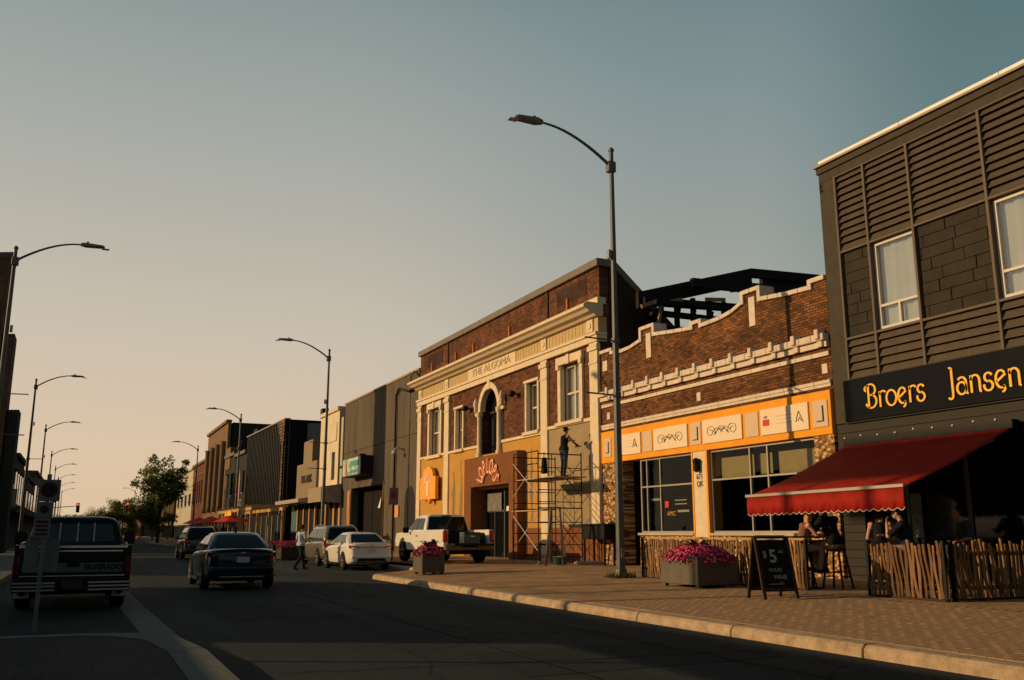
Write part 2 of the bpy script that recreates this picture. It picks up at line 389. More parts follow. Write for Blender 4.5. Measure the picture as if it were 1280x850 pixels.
# pavers near the camera: single pieces, uneven
pv_m = mat('paver_single', (0.31, 0.205, 0.12), 0.85, col2=(0.40, 0.265, 0.155), vscale=6, bump=0.4, bscale=70)
pl, pw = 0.216, 0.106
slope = math.atan(0.15 / 4.3)
spots = []
D = 5.5; row = 0
while D < 16.5:
    x = 8.815 - (0.11 if row % 2 else 0)
    while x < 12.7:
        if x >= 8.80: spots.append((x + 0.11, D + 0.055))
        x += 0.222
    D += 0.112; row += 1
def paver_mesh(m, cx, cy, zc, jit, half=False):
    h = 0.03; hx, hy = (pl/4 if half else pl/2), pw/2; b = 0.0025; vs = []
    for (ix, iz) in ((0, -h), (0, -b), (b, 0)):
        for (sx, sy) in ((-1,-1),(1,-1),(1,1),(-1,1)):
            X = cx + sx*(hx-ix); vs.append((X, cy + sy*(hy-ix), zc + iz + (X - cx) * 0.035 + jit))
    m.add(vs, [(0,1,5,4),(1,2,6,5),(2,3,7,6),(3,0,4,7),(4,5,9,8),(5,6,10,9),(6,7,11,10),(7,4,8,11),(8,9,10,11)])
near = sorted(spots, key=lambda p: math.hypot(p[0], p[1]) + (0 if p[1] < p[0]*1.02 and p[1] > p[0]*0.66 else 50))
nearset = near[:300]; rest = near[300:]
one = MB(); paver_mesh(one, 0, 0, 0, 0); one_me = one.mesh('paver', pv_m)
for (x, y) in nearset:
    o = link('paver', one_me, side_r); o.location = (x, y, gz(x) + rnd.uniform(-0.001, 0.0015)); o.rotation_euler = (rnd.uniform(-.008, .008), rnd.uniform(-.006, .006), rnd.uniform(-.01, .01))
mb = MB()
for (x, y) in rest: paver_mesh(mb, x, y, gz(x), rnd.uniform(-0.0015, 0.0015))
D = 5.5; row = 0
while D < 16.5:
    if row % 2: paver_mesh(mb, 8.868, D+.055, gz(8.868), 0, True)
    D += 0.112; row += 1
tag(build('paver_field', mb, pv_m, side_r), kind='stuff')
# left-hand bump-out the camera stands on, its kerb and the gutter band along the bay
lk = mat('left_kerb_concrete', (0.13, 0.145, 0.14), 0.85, var=0.25, vscale=2, bump=0.4, bscale=40)
mb = MB()
out = [(1.45, -8), (1.42, 9), (1.36, 11.5), (1.2, 12.9), (0.85, 13.6), (0.2, 14.0), (-3.3, 14.2), (-3.3, -8)]
mb.prism([(x, y) for x, y in [(1.0,-8),(1.0,11.3),(0.85,12.6),(0.5,13.2),(0.1,13.45),(-3.3,13.6),(-3.3,-8)]], 'z', -0.1, 0.146)
left_bump = struct('left_sidewalk_bump_out', mb, brickmat('left_paving', (0.040, 0.044, 0.042), (0.033, 0.037, 0.036), (0.024, 0.026, 0.025), w=0.22, h=0.11, axes='xy', blotch=0.3))
mb = MB(); inn = [(1.0,-8),(1.0,11.3),(0.85,12.6),(0.5,13.2),(0.1,13.45),(-3.3,13.6)]; ou = [(1.45,-8),(1.42,11.4),(1.25,12.9),(0.85,13.6),(0.2,13.85),(-3.3,14.0)]
for i in range(5):
    a, b_, c, d = inn[i], inn[i+1], ou[i+1], ou[i]
    mb.add([(*a,.155),(*b_,.155),(*c,.145),(*d,.145),(*c,-.05),(*d,-.05),(*a,-.05),(*b_,-.05)], [(0,1,2,3),(3,2,4,5),(0,6,7,1)])
build('kerb_band', mb, lk, left_bump)
struct('gutter_band', MB().add([(0.95,13.7,.006),(1.42,13.5,.006),(1.30,19,.006),(1.2,26,.006),(1.05,60,.006),(0.62,60,.006),(0.75,26,.006),(0.85,19,.006)], [(0,1,2,7),(7,2,3,6),(6,3,4,5)]), lk)
mb = MB(); mb.box(-5.8, -1.9, 14.2, 400, -0.1, 0.15); struct('left_sidewalk', mb, mat('left_concrete', (0.10, 0.105, 0.10), 0.85, var=0.2, vscale=1.5, bump=0.3))
# seams, cracks sealed with tar and a manhole
tar = mat('tar', (.013,.017,.019), .95, spec=0.0); r5 = random.Random(31)
def seam(pts, w):
    m = MB(); vs = []
    P = [Vector((x, y, .0075)) for x, y in pts]; n = len(P)
    for i, p in enumerate(P):
        t = (P[min(i+1,n-1)]-P[max(i-1,0)]).normalized(); s = Vector((-t.y, t.x, 0))*w*r5.uniform(.6,1.3); vs += [p-s, p+s]
    return m.add(vs, [(2*i,2*i+2,2*i+3,2*i+1) for i in range(n-1)])
for k, (x0, y0, x1, y1, am) in enumerate(((4.9,5,5.1,60,.12),(2.0,10.2,7.9,9.6,.2),(2.2,19,7.9,20.4,.2),(6.9,6,7.3,30,.18))):
    n = 40; struct('tar_seam', seam([(x0+(x1-x0)*i/n+r5.uniform(-am,am)*.4, y0+(y1-y0)*i/n+r5.uniform(-am,am)*.4) for i in range(n+1)], .011), tar)
# road wear: repair patches and a centre line worn thin
for (x0, x1, y0, y1) in ((4.3, 7.7, 8.9, 11.0), (2.4, 4.4, 16.3, 19.6), (5.2, 6.5, 21, 27)):
    struct('road_patch', MB().add([(x0, y0, .004), (x1, y0 + .15, .004), (x1 - .1, y1, .004), (x0 + .1, y1 - .1, .004)], [(0,1,2,3)]), asphalt('patch_asphalt', 0.036, (0.75, 1.0, 1.1)))
# ================================================================ helpers for facades
def wall_open(D0, D1, z0, z1, ops, X0, X1):
    """wall slab between X0 (street face) and X1 with rectangular openings ops=[(d0,d1,z0,z1)]"""
    ds = sorted({D0, D1, *[o[0] for o in ops], *[o[1] for o in ops]}); zs = sorted({z0, z1, *[o[2] for o in ops], *[o[3] for o in ops]})
    ds = [d for d in ds if D0 <= d <= D1]; zs = [z for z in zs if z0 <= z <= z1]
    m = MB()
    for a, b in zip(ds, ds[1:]):
        run = None
        for c, d in zip(zs, zs[1:]):
            cx, cz = (a+b)/2, (c+d)/2
            solid = not any(o[0] < cx < o[1] and o[2] < cz < o[3] for o in ops)
            if solid: run = (run[0], d) if run else (c, d)
            if (not solid or d == zs[-1]) and run:
                m.box(X0, X1, a, b, run[0], run[1]); run = None
            if not solid: run = None
    return m
def window(par, d0, d1, z0, z1, X, fr, gl, fw=0.07, mull=(), trans=(), curtain=None, depth=0.09, name='window', back=True):
    """framed window set into an opening; X is the outer face of the frame"""
    m = MB()
    m.box(X, X+depth, d0, d0+fw, z0, z1); m.box(X, X+depth, d1-fw, d1, z0, z1)
    m.box(X, X+depth, d0+fw, d1-fw, z0, z0+fw); m.box(X, X+depth, d0+fw, d1-fw, z1-fw, z1)
    for c in mull: m.box(X+.004, X+depth-.004, c-fw*.4, c+fw*.4, z0+fw, z1-fw)
    for c in trans: m.box(X+.006, X+depth-.006, d0+fw, d1-fw, c-fw*.4, c+fw*.4)
    w = build(name, m, fr, par)
    build('pane', MB().box(X+depth*.45, X+depth*.45+.012, d0+fw*.8, d1-fw*.8, z0+fw*.8, z1-fw*.8), gl, w)
    if curtain:
        n = max(6, int((d1-d0)/.09)); vs = []; fs = []
        for i in range(n+1):
            y = d0+fw+(d1-d0-2*fw)*i/n; x = X+depth+.05+.02*math.sin(i*2.1)+.012*math.sin(i*5.3)
            vs += [(x, y, z0+fw), (x, y, z1-fw)]
        fs = [(2*i, 2*i+2, 2*i+3, 2*i+1) for i in range(n)]
        build('curtain', MB().add(vs, fs), curtain, w, smooth=True)
    if back:
        build('dark_room', MB().add([(X+.5,d0,z0),(X+.5,d1,z0),(X+.5,d1,z1),(X+.5,d0,z1)], [(0,1,2,3)]), dark, w)
    return w
cream = mat('cream_paint', (0.62, 0.52, 0.36), 0.75, var=0.10, vscale=4, bump=0.15, bscale=40)
white_terra = mat('white_terracotta', (0.58, 0.50, 0.41), 0.55, var=0.14, vscale=5, bump=0.1)
curt = mat('curtain', (0.55, 0.54, 0.50), 0.9, var=0.05)

# ================================================================ 1. dark clad pub building (nearest, right)
pub = thing('pub_building', 'dark two storey pub with slatted upper floor and gold lettered black sign', 'building', (21, 9, 0))
JX = 17.0; j_conc = mat('pub_render', (0.060, 0.053, 0.042), 0.85, var=0.18, vscale=3, bump=0.25, bscale=35)
slat_m = mat('pub_slat', (0.084, 0.068, 0.051), 0.6, var=0.15, vscale=5); fr_m = mat('pub_frame', (0.10, 0.079, 0.060), 0.5, var=0.1)
clad_m = mat('pub_stone_cladding', (0.024, 0.022, 0.016), 0.75, col2=(0.040, 0.036, 0.026), vscale=2.2, bump=0.5, bscale=30)
side_m = mat('pub_siding', (0.034, 0.032, 0.027), 0.65, var=0.15, vscale=4)
build('wall', MB().box(17.32, 27, 0.5, 17.5, 3.75, 10.85).box(17.32, 27, 16.95, 17.5, 0.2, 3.75).box(17.32, 27, 0.5, 3.0, 0.2, 3.75), mat('pub_core', (0.05, 0.046, 0.04), 0.9, var=0.1), pub)
build('interior_wall', MB().box(21.5, 21.7, 3, 16.95, 0.2, 3.75).box(17.4, 21.5, 3.0, 3.1, 0.2, 3.75), dark, pub)
build('pilaster', MB().box(16.98, 17.32, 16.95, 17.5, 4.08, 10.46), j_conc, pub, bevel=0.01)
build('fascia', MB().box(16.98, 17.32, 0.5, 17.5, 10.463, 10.70).box(16.93, 17.32, 0.5, 17.53, 10.703, 10.87), j_conc, pub, bevel=0.008)
cap = build('roof_cap', MB().box(16.86, 27, 0.5, 17.56, 10.873, 10.93), mat('roof_cap_metal', (0.30, 0.25, 0.20), 0.5, var=0.1), pub)
wm = mat('white_flashing', (0.82, 0.78, 0.72), 0.4, var=0.05)
for a in range(6): build('flashing', MB().box(16.95, 17.35, 17.45-2.7*(a+1)+.01, 17.45-2.7*a, 10.934, 11.06), wm, cap, bevel=0.01)
bays = [16.93, 15.97, 14.62, 12.66, 11.32, 9.36, 8.02, 6.06, 4.72, 2.76]
rz = ((8.43, 10.45, 11), (5.13, 6.14, 5))
m = MB()
for d in bays: m.box(16.94, 17.2, d-.035, d+.035, 5.13, 10.463)
for z in (8.40, 6.155): m.box(16.946, 17.2, bays[-1], bays[0], z-.03, z+.03)
m.box(16.946, 17.2, bays[-1], bays[0], 10.42, 10.458)
build('panel_frame', m, fr_m, pub, bevel=0.005)
for i in range(len(bays)-1):
    a, b = bays[i+1]+.037, bays[i]-.037
    for (z0, z1, n) in rz:
        h = (z1-z0)/n
        me = MB().add([(0,a,0),(0,b,0),(.09,b,h*.97),(.09,a,h*.97),(.03,a,0),(.03,b,0),(.115,b,h*.97),(.115,a,h*.97)],
                      [(0,1,2,3),(4,7,6,5),(0,4,5,1),(3,2,6,7),(0,3,7,4),(1,5,6,2)]).mesh('slat', slat_m)
        me.transform(Matrix.Translation((0, 0, 0)))
        for k in range(n):
            o = link('slat', me, pub); o.location = (16.965, 0, z0 + k*h + .012)
    if i % 2 == 0:
        n = 8; h = (8.37-6.185)/n
        for k in range(n):
            d = a - (0.45 if k % 2 else 0.0) - 0.17*(k % 3)
            while d < b:
                e0, e1 = max(d+.006, a), min(d+.86, b)
                if e1-e0 > .05:
                    build('cladding_block', MB().box(17.02+rnd.uniform(0, .012), 17.2, e0, e1, 6.19+k*h+.006, 6.19+(k+1)*h-.006), clad_m, pub, bevel=0.004)
                d += .872
    else:
        w = window(pub, a+.01, b-.01, 6.2, 8.36, 17.06, mat('white_alu', (0.55, 0.53, 0.50), 0.4), glass_up, fw=.075, trans=(6.78,), curtain=curt, depth=.1)
        build('lower_mullion', MB().box(17.062, 17.158, (a+b)/2-.03, (a+b)/2+.03, 6.275, 6.75), MATS['white_alu'], w)
build('backing', MB().box(17.27, 17.32, 2.7, 16.95, 5.1, 10.46), dark, pub)
sign = build('sign_board', MB().box(16.90, 17.3, 2.6, 17.1, 4.09, 5.11), mat('gloss_black_sign', (0.003, 0.004, 0.004), 0.10, spec=0.14), pub, bevel=0.01)
sgn_fr = build('sign_border', MB().box(16.93, 17.3, 2.6, 17.12, 4.06, 4.087).box(16.93, 17.3, 2.6, 17.12, 5.113, 5.127), side_m, pub)
# art nouveau lettering drawn as strokes (pen paths in letter units, x right, y up)
def arc(cx, cy, r, a0, a1, n=10, ry=None):
    ry = ry or r
    return [(cx + r*math.cos(R(a0+(a1-a0)*i/n)), cy + ry*math.sin(R(a0+(a1-a0)*i/n))) for i in range(n+1)]
GL = {
 'B': ([[(.18,.02),(.18,.95)], arc(.30,.74,.24,150,-75,12,.23), arc(.30,.28,.27,100,-165,14,.26), arc(.10,.80,.10,60,250,6)], .66),
 'r': ([[(.10,0),(.10,.62)], arc(.26,.46,.16,170,35,8)], .40),
 'o': ([arc(.26,.30,.24,0,360,18,.30)], .56),
 'e': ([[(.06,.24),(.42,.48)], arc(.24,.32,.20,40,310,14,.30), arc(.26,-.02,.10,70,-100,6)], .50),
 's': ([arc(.22,.46,.15,20,270,10), arc(.20,.16,.17,90,-200,12)], .46),
 'J': ([[(.20,.95),(.20,.02)], arc(.10,.02,.10,0,-150,7,.14), arc(.12,.93,.09,0,110,5)], .36),
 'a': ([arc(.22,.22,.19,0,360,14,.22), [(.41,.44),(.41,.02),(.48,0)], arc(.24,.44,.17,0,150,8,.17)], .54),
 'n': ([[(.08,0),(.08,.62)], arc(.25,.42,.17,175,0,9,.19), [(.42,.42),(.42,.02),(.48,0)]], .56),
}
gold = mat('gold_letters', (0.85, 0.48, 0.055), 0.45, var=0.05)
def stroke_word(word, d_start, zbase, size, X, par, step=0.0):
    d = d_start
    for ch in word:
        st, adv = GL[ch]; m = MB()
        for pth in st:
            pts = [Vector((X, d - p[0]*size, zbase + p[1]*size)) for p in pth]
            n = len(pts); wd = .018*size/.6
            vs = []
            for i, p in enumerate(pts):
                t = (pts[min(i+1,n-1)] - pts[max(i-1,0)]).normalized(); s_ = Vector((0, -t.z, t.y))
                w = wd*(1.0 + .55*abs(t.z))
                for q in (s_*w, -s_*w): vs += [p+q, p+q+Vector((-.03, 0, 0))]
            fs = []
            for i in range(n-1):
                a = 4*i; b = a+4
                fs += [(a+1,b+1,b+3,a+3),(a,b,b+1,a+1),(a+2,a+3,b+3,b+2)]
            fs += [(0,1,3,2),(4*(n-1),4*(n-1)+2,4*(n-1)+3,4*(n-1)+1)]
            m.add(vs, fs)
        build('letter', m, gold, par); d -= adv*size
    return d
stroke_word('Broers', 16.38, 4.33, .60, 16.898, sign)
stroke_word('Jansen', 14.02, 4.33, .60, 16.898, sign)
m = MB()
for k in range(2): build('siding_board', MB().box(17.0, 17.32, 0.5, 17.5, 3.62+k*.225, 3.62+k*.225+.218), side_m, pub, bevel=0.006)
for k in range(17): build('siding_board', MB().box(17.0, 17.32, 16.80, 17.5, .24+k*.2, .24+k*.2+.192), side_m, pub, bevel=0.006)
build('door_frame', MB().box(17.05, 17.2, 15.5, 15.58, .3, 3.6).box(17.05, 17.2, 13.9, 13.98, .3, 3.6).box(17.05,17.2,10.5,10.58,.3,3.6), mat('dim_frame', (0.12, 0.12, 0.11), 0.5), pub)
build('shop_window', MB().box(17.1, 17.12, 3.0, 16.8, .35, 3.6), darkglass, pub)
build('poster', MB().box(17.03, 17.045, 15.15, 15.45, 1.2, 2.3), mat('poster_green', (0.16, 0.19, 0.16), 0.7, var=0.5, vscale=9), pub)

# ================================================================ 2. single storey brick shop with white trim and orange fascia
shop = thing('brick_shop', 'brown brick shop with stepped white coping and orange fascia', 'building', (20, 23.3, 0))
sbrick = brickmat('shop_brick', (0.215, 0.088, 0.032), (0.050, 0.028, 0.017), (0.050, 0.032, 0.020), w=.215, h=.075, blotch=.55)
prof = [(17.52,7.86),(18.08,7.86),(18.08,7.70),(18.9,7.74),(20.10,7.86),(20.10,8.20),(20.85,8.20),(20.85,7.93),(21.35,7.77),(21.9,7.69),(22.9,7.66),(22.9,7.82),(23.36,7.82),
        (23.36,7.68),(24.3,7.76),(25.52,7.90),(25.52,8.23),(26.32,8.23),(26.32,7.84),(27.0,7.72),(27.6,7.69),(28.3,7.76),(28.3,7.88),(29.08,7.88)]
build('wall', MB().prism([(17.52, 5.0)] + prof + [(29.08, 5.0)], 'x', 17.0, 17.4), sbrick, shop)
build('side_walls', MB().box(17.4, 30, 17.54, 17.8, .2, 7.2).box(17.4, 30, 28.75, 29.05, .2, 7.2), sbrick, shop)
for (a, za), (b, zb) in zip(prof, prof[1:]):
    L_ = math.hypot(b-a, zb-za)
    if abs(b-a) < .01:
        build('coping_block', MB().box(16.93, 17.47, a-.07, a+.07, min(za, zb), max(za, zb)+.128), white_terra, shop, bevel=.012); continue
    n = max(1, round(L_/.46))
    for k in range(n):
        t0, t1 = k/n, (k+1)/n
        y0, y1 = a+(b-a)*t0+.006, a+(b-a)*t1-.006; q0, q1 = za+(zb-za)*t0, za+(zb-za)*t1
        build('coping_block', MB().add([(16.92,y0,q0+.004),(17.48,y0,q0+.004),(17.48,y1,q1+.004),(16.92,y1,q1+.004),(16.92,y0,q0+.13),(17.48,y0,q0+.13),(17.48,y1,q1+.13),(16.92,y1,q1+.13)],
              [(0,3,2,1),(4,5,6,7),(0,1,5,4),(1,2,6,5),(2,3,7,6),(3,0,4,7)]), white_terra, shop, bevel=.012)
for (a, b, z0, z1) in ((25.72,26.02,7.22,8.08),(20.33,20.60,7.22,8.08),(23.06,23.26,5.40,5.67),(17.66,17.86,5.42,5.68),(28.5,28.7,5.42,5.68),(28.62,28.95,7.22,7.6)):
    build('white_block', MB().box(16.975, 17.02, a, b, z0, z1), white_terra, shop, bevel=.008)
# corbelled cornice: band blocks and dentils
n = 26; L_ = (29.05-17.56)/n
for k in range(n):
    a = 17.56+k*L_
    build('cornice_block', MB().box(16.80, 17.02, a+.004, a+L_-.004, 6.26, 6.44), white_terra, shop, bevel=.012)
    if k % 2 == 0: build('cornice_tooth', MB().box(16.74, 17.0, a+.12, a+.26, 6.30, 6.55).box(16.84, 17.0, a+.10, a+.28, 6.10, 6.258), white_terra, shop, bevel=.012)
build('cornice_shadow_bed', MB().box(16.90, 17.02, 17.56, 29.05, 6.10, 6.255), white_terra, shop)
for (z0, z1, x, L_) in ((5.87, 5.985, 16.95, .6), (5.07, 5.15, 16.95, .55), (5.155, 5.245, 16.93, .55)):
    n = int(11.5/L_); q = 11.5/n
    for k in range(n): build('string_course_block', MB().box(x, 17.02, 17.56+k*q+.003, 17.56+(k+1)*q-.003, z0, z1), white_terra, shop, bevel=.006)
orange = mat('orange_fascia', (0.66, 0.27, 0.014), 0.6, col2=(0.80, 0.34, 0.016), vscale=2.5, streak=True)
build('fascia', MB().box(16.90, 17.4, 17.56, 29.02, 3.86, 4.98), orange, shop, bevel=.01)
panel_m = mat('fascia_panel', (0.72, 0.60, 0.44), 0.6, var=0.03); panel2 = mat('fascia_panel_tan', (0.58, 0.45, 0.32), 0.6, var=0.04)
ink = mat('sign_ink', (0.10, 0.095, 0.08), 0.7); red_ink = mat('red_ink', (0.55, 0.05, 0.02), 0.6)
PN = [(28.31,28.81,'s'),(26.36,27.75,'t'),(25.68,26.22,'b'),(23.68,25.55,'o'),(22.99,23.54,'s'),(21.03,22.88,'o'),(20.33,20.89,'b'),(18.34,20.21,'x'),(17.66,18.20,'s')]
for (a, b, k) in PN:
    z0, z1 = (4.06, 4.74) if k in 'sb' else (4.05, 4.76)
    p = build('fascia_panel', MB().box(16.86 if k in 'otx' else 16.875, 16.92, a, b, z0, z1), panel2 if k in 'sb' else panel_m, shop, bevel=.006)
    mid = (a+b)/2
    if k == 's':
        build('inset_trim', MB().box(16.85, 16.88, a+.14, a+.17, 4.2, 4.6).box(16.85, 16.88, a+.17, b-.16, 4.2, 4.225), ink, p)
    if k == 'o':   # scrollwork drawn in thin wire
        m = MB(); cz = 4.38
        for s in (-1, 1):
            pts = [(0.0, .10), (.16, .13), (.30, .04), (.42, -.06)]
            sp_ = [(0,.13),(.09,.12),(.18,.04),(.27,-.06)] + [(.52+(.20-.15*k/26)*math.cos(R(215-k*20))*1.15, .0+(.19-.14*k/26)*math.sin(R(215-k*20))) for k in range(27)]
            m.tube([(16.852, mid+s*u, cz+v) for u, v in sp_], .007, 5)
            m.tube([(16.852, mid+s*u, cz+v) for u, v in [(.02,-.02),(.12,.07),(.22,.10),(.34,.04),(.42,-.02)]], .006, 5)
            m.tube([(16.852, mid+s*(.10+.14*math.cos(R(t))), cz-.05+.09*math.sin(R(t))) for t in range(0, 190, 20)], .006, 5)
        m.tube([(16.852, mid-.34+.68*i/10, cz-.08+.15*math.sin(i/10*math.pi)) for i in range(11)], .007, 5)
        build('scroll_ornament', m, ink, p)
    if k in 'tx':
        for q, wd in ((.10, .62), (.0, .5), (-.10, .62)):
            build('print_line', MB().box(16.853, 16.858, mid-wd/2-.02, mid+wd/2-.02, 4.42+q-.008, 4.42+q+.008), panel2, p)
        m = MB(); a2 = a + .32
        m.tube([(16.853,a2+.14,4.28),(16.853,a2+.02,4.56),(16.853,a2-.14,4.26)], .012, 5); m.tube([(16.853,a2+.05,4.30),(16.853,a2-.01,4.40),(16.853,a2-.06,4.30)], .008, 5)
        build('compass_mark', m, ink, p)
    if k == 'x':
        build('red_logo', MB().box(16.851, 16.857, b-.36, b-.10, 4.30, 4.47), red_ink, p)
        letters('logo_text', '671', .10, (16.849, b-.23, 4.53), ink, p, depth=.003)
# storefront
stone = bpy.data.materials.new('ledge_stone'); stone.use_nodes = True; MATS['ledge_stone'] = stone
def stone_nodes(m):
    N = m.node_tree.nodes; L = m.node_tree.links; b = N['Principled BSDF']; b.inputs['Roughness'].default_value = .85
    t = N.new('ShaderNodeTexCoord'); mp = N.new('ShaderNodeMapping'); mp.inputs['Scale'].default_value = (1, 8.5, 15); L.new(t.outputs['Object'], mp.inputs[0])
    v = N.new('ShaderNodeTexVoronoi'); v.distance = 'CHEBYCHEV'; v.inputs['Scale'].default_value = 1.0; v.inputs['Randomness'].default_value = .8; L.new(mp.outputs[0], v.inputs['Vector'])
    sp = N.new('ShaderNodeSeparateXYZ'); L.new(v.outputs['Color'], sp.inputs[0])
    r = N.new('ShaderNodeValToRGB'); r.color_ramp.interpolation = 'CONSTANT'; L.new(sp.outputs[0], r.inputs[0]); cols = ((.50,.27,.09),(.22,.10,.035),(.62,.42,.20),(.38,.20,.07),(.09,.05,.03),(.55,.31,.10),(.30,.15,.055))
    while len(r.color_ramp.elements) < len(cols): r.color_ramp.elements.new(.5)
    for i, c in enumerate(cols): r.color_ramp.elements[i].position = i/len(cols); r.color_ramp.elements[i].color = (*c, 1)
    g = N.new('ShaderNodeMapRange'); L.new(v.outputs['Distance'], g.inputs[0]); g.inputs[1].default_value = .35; g.inputs[2].default_value = .62; g.inputs['To Min'].default_value = 1; g.inputs['To Max'].default_value = .25
    mm = N.new('ShaderNodeMix'); mm.data_type = 'RGBA'; mm.blend_type = 'MULTIPLY'; mm.inputs['Factor'].default_value = 1; L.new(r.outputs[0], mm.inputs['A']); L.new(g.outputs[0], mm.inputs['B']); L.new(mm.outputs['Result'], b.inputs['Base Color'])
    bp = N.new('ShaderNodeBump'); bp.inputs['Strength'].default_value = .8; bp.inputs['Distance'].default_value = .03; L.new(g.outputs[0], bp.inputs['Height']); L.new(bp.outputs[0], b.inputs['Normal'])
stone_nodes(stone)
build('stone_pier', MB().box(16.94, 17.4, 17.56, 18.28, .2, 3.86), stone, shop, bevel=.01)
build('stone_pier', MB().box(16.94, 17.4, 27.66, 29.02, .2, 3.86), stone, shop, bevel=.01)
build('knee_wall', MB().box(16.96, 17.4, 18.28, 22.82, .2, 1.34).box(16.96, 17.4, 23.58, 26.68, .2, 1.34), stone, shop)
sill_m = mat('stone_sill', (0.42, 0.36, 0.28), 0.8, var=.15)
build('sill', MB().box(16.88, 17.3, 18.26, 22.82, 1.345, 1.42).box(16.88, 17.3, 23.58, 26.70, 1.345, 1.42), sill_m, shop, bevel=.008)
pier = build('cream_pier', MB().box(16.93, 17.4, 22.88, 23.52, 1.2, 3.86), cream, shop, bevel=.008)
build('orange_edge', MB().box(16.915, 17.4, 22.79, 22.879, 1.19, 3.86).box(16.915, 17.4, 23.521, 23.59, 1.19, 3.86).box(16.915, 17.2, 22.88, 23.52, 1.12, 1.199), orange, pier)
lt = build('wall_lantern', MB().lathe([(.02,3.22),(.09,3.26),(.10,3.5),(.12,3.58),(.06,3.64),(.02,3.66)], (16.83, 23.22, 0), 12).box(16.86, 16.94, 23.16, 23.28, 3.3, 3.55), black_metal, pier)
letters('house_number', '671', .22, (16.925, 23.2, 3.09), ink, pier, depth=.006, bold=.004)
letters('unit_letters', 'QK', .22, (16.925, 23.2, 2.87), ink, pier, depth=.006, bold=.004)
alu = mat('grey_aluminium', (0.30, 0.28, 0.25), 0.45, metal=.3)
window(shop, 18.30, 22.78, 1.42, 3.85, 17.03, alu, glass, fw=.06, mull=(20.22, 20.97), trans=(2.97,), name='shop_window', back=False)
window(shop, 23.60, 26.66, 1.42, 3.85, 17.03, alu, glass, fw=.06, mull=(25.50, 26.28), trans=(2.92,), name='shop_window', back=False)
blind = mat('tan_blind', (0.42, 0.33, 0.16), 0.85, var=.08)
for (a, b) in ((18.42, 20.05), (20.32, 20.86), (21.1, 22.62)): build('roller_blind', MB().box(17.30, 17.31, a, b, 3.02 + rnd.uniform(0, .05), 3.62), blind, shop)
ws = build('window_lettering', MB().box(17.062, 17.066, 24.0, 24.62, 2.06, 2.13).box(17.062, 17.066, 24.1, 24.75, 2.3, 2.33).box(17.062, 17.066, 24.1, 24.75, 2.42, 2.45), mat('window_white', (.25, .24, .2), .7), shop)
letters('window_word', 'AMIC', .2, (17.062, 24.95, 2.02), mat('window_gold', (.45, .30, .06), .6), shop, depth=.002)
build('window_logo', MB().box(17.062, 17.066, 25.1, 25.3, 2.22, 2.42), red_ink, shop)
build('interior', MB().box(20.5, 20.7, 18, 28, .2, 4.2).box(17.4, 20.5, 17.8, 28.75, 4.0, 4.1).box(17.4, 20.5, 17.8, 28.75, .25, .3).box(17.41, 20.5, 22.9, 23.1, .3, 4.0), dark, shop)
build('entrance_door', MB().box(17.9, 17.96, 26.7, 27.6, .3, 3.84), darkglass, shop)
build('door_frame', MB().box(17.86, 17.98, 26.68, 26.76, .3, 3.85).box(17.86, 17.98, 27.58, 27.66, .3, 3.85).box(17.86, 17.98, 26.76, 27.58, 2.5, 2.58), alu, shop)
build('roof_sheet', MB().box(17.4, 19.2, 17.8, 28.75, 6.6, 6.8), dark, shop)

# burnt-out steel roof frame standing behind the shop front
steel = mat('charred_steel', (0.014, 0.012, 0.011), 0.7, var=.4, vscale=3)
rust = mat('scorched_timber', (0.26, 0.17, 0.10), 0.8, var=.3, vscale=6)
fr = thing('burnt_roof_frame', 'charred open steel roof frame rising behind the brick shop parapet', 'roof frame', (22, 24, 0))
def deep(p, q, dp, w=.25): return MB().add([(*p,),(p[0]+w,p[1],p[2]),(q[0]+w,q[1],q[2]),(*q,),(p[0],p[1],p[2]-dp),(p[0]+w,p[1],p[2]-dp),(q[0]+w,q[1],q[2]-dp),(q[0],q[1],q[2]-dp)],
                                    [(0,1,2,3),(4,7,6,5),(0,4,5,1),(3,2,6,7),(0,3,7,4),(1,5,6,2)])
def beam_y(p, q, dp, w=.2):   # beam in a plane facing the camera (runs mainly along X)
    return MB().add([p,(p[0],p[1]+w,p[2]),(q[0],q[1]+w,q[2]),q,(p[0],p[1],p[2]-dp),(p[0],p[1]+w,p[2]-dp),(q[0],q[1]+w,q[2]-dp),(q[0],q[1],q[2]-dp)],
                    [(0,1,2,3),(4,7,6,5),(0,4,5,1),(3,2,6,7),(0,3,7,4),(1,5,6,2)])
build('rafter', beam_y((18.15,28.2,10.22),(23.5,28.2,11.78),.62), steel, fr)
build('rafter', beam_y((23.5,28.2,11.78),(28.2,28.2,11.98),.36), steel, fr)
build('beam', beam_y((18.3,28.0,10.0),(28,28.0,10.4),.3), steel, fr)
build('beam', beam_y((23.0,28.1,11.12),(28,28.1,11.35),.42), steel, fr)
build('beam', beam_y((18.6,28.0,9.55),(27,28.0,9.6),.2), steel, fr)
build('beam', beam_y((18.9,28.0,9.0),(27,28.0,9.05),.2), steel, fr)
build('beam', beam_y((17.6,22.0,7.6),(27,22.0,7.7),.25), steel, fr)
build('beam', beam_y((20.2,27.6,10.85),(27.5,27.6,11.05),.34), steel, fr); build('purlin', beam_y((18.4,27.4,9.78),(26.5,27.4,10.0),.16), steel, fr)
build('roof_sheet', beam_y((24.2,28.4,11.8),(28.2,28.4,11.95),.75), steel, fr)
for x in (19.0, 19.7, 20.45, 21.2, 21.9, 22.7, 23.4, 25.0): build('post', MB().box(x, x+.16, 28.05, 28.2, 6.5, 10.2), steel, fr)
for x in (18.5, 19.3, 20.0, 20.8, 21.4, 22.3): build('brace', MB().bar((x, 27.9, 7.8), (x+.45, 27.9, 9.7), .1, .1), rust if x == 18.5 else steel, fr)
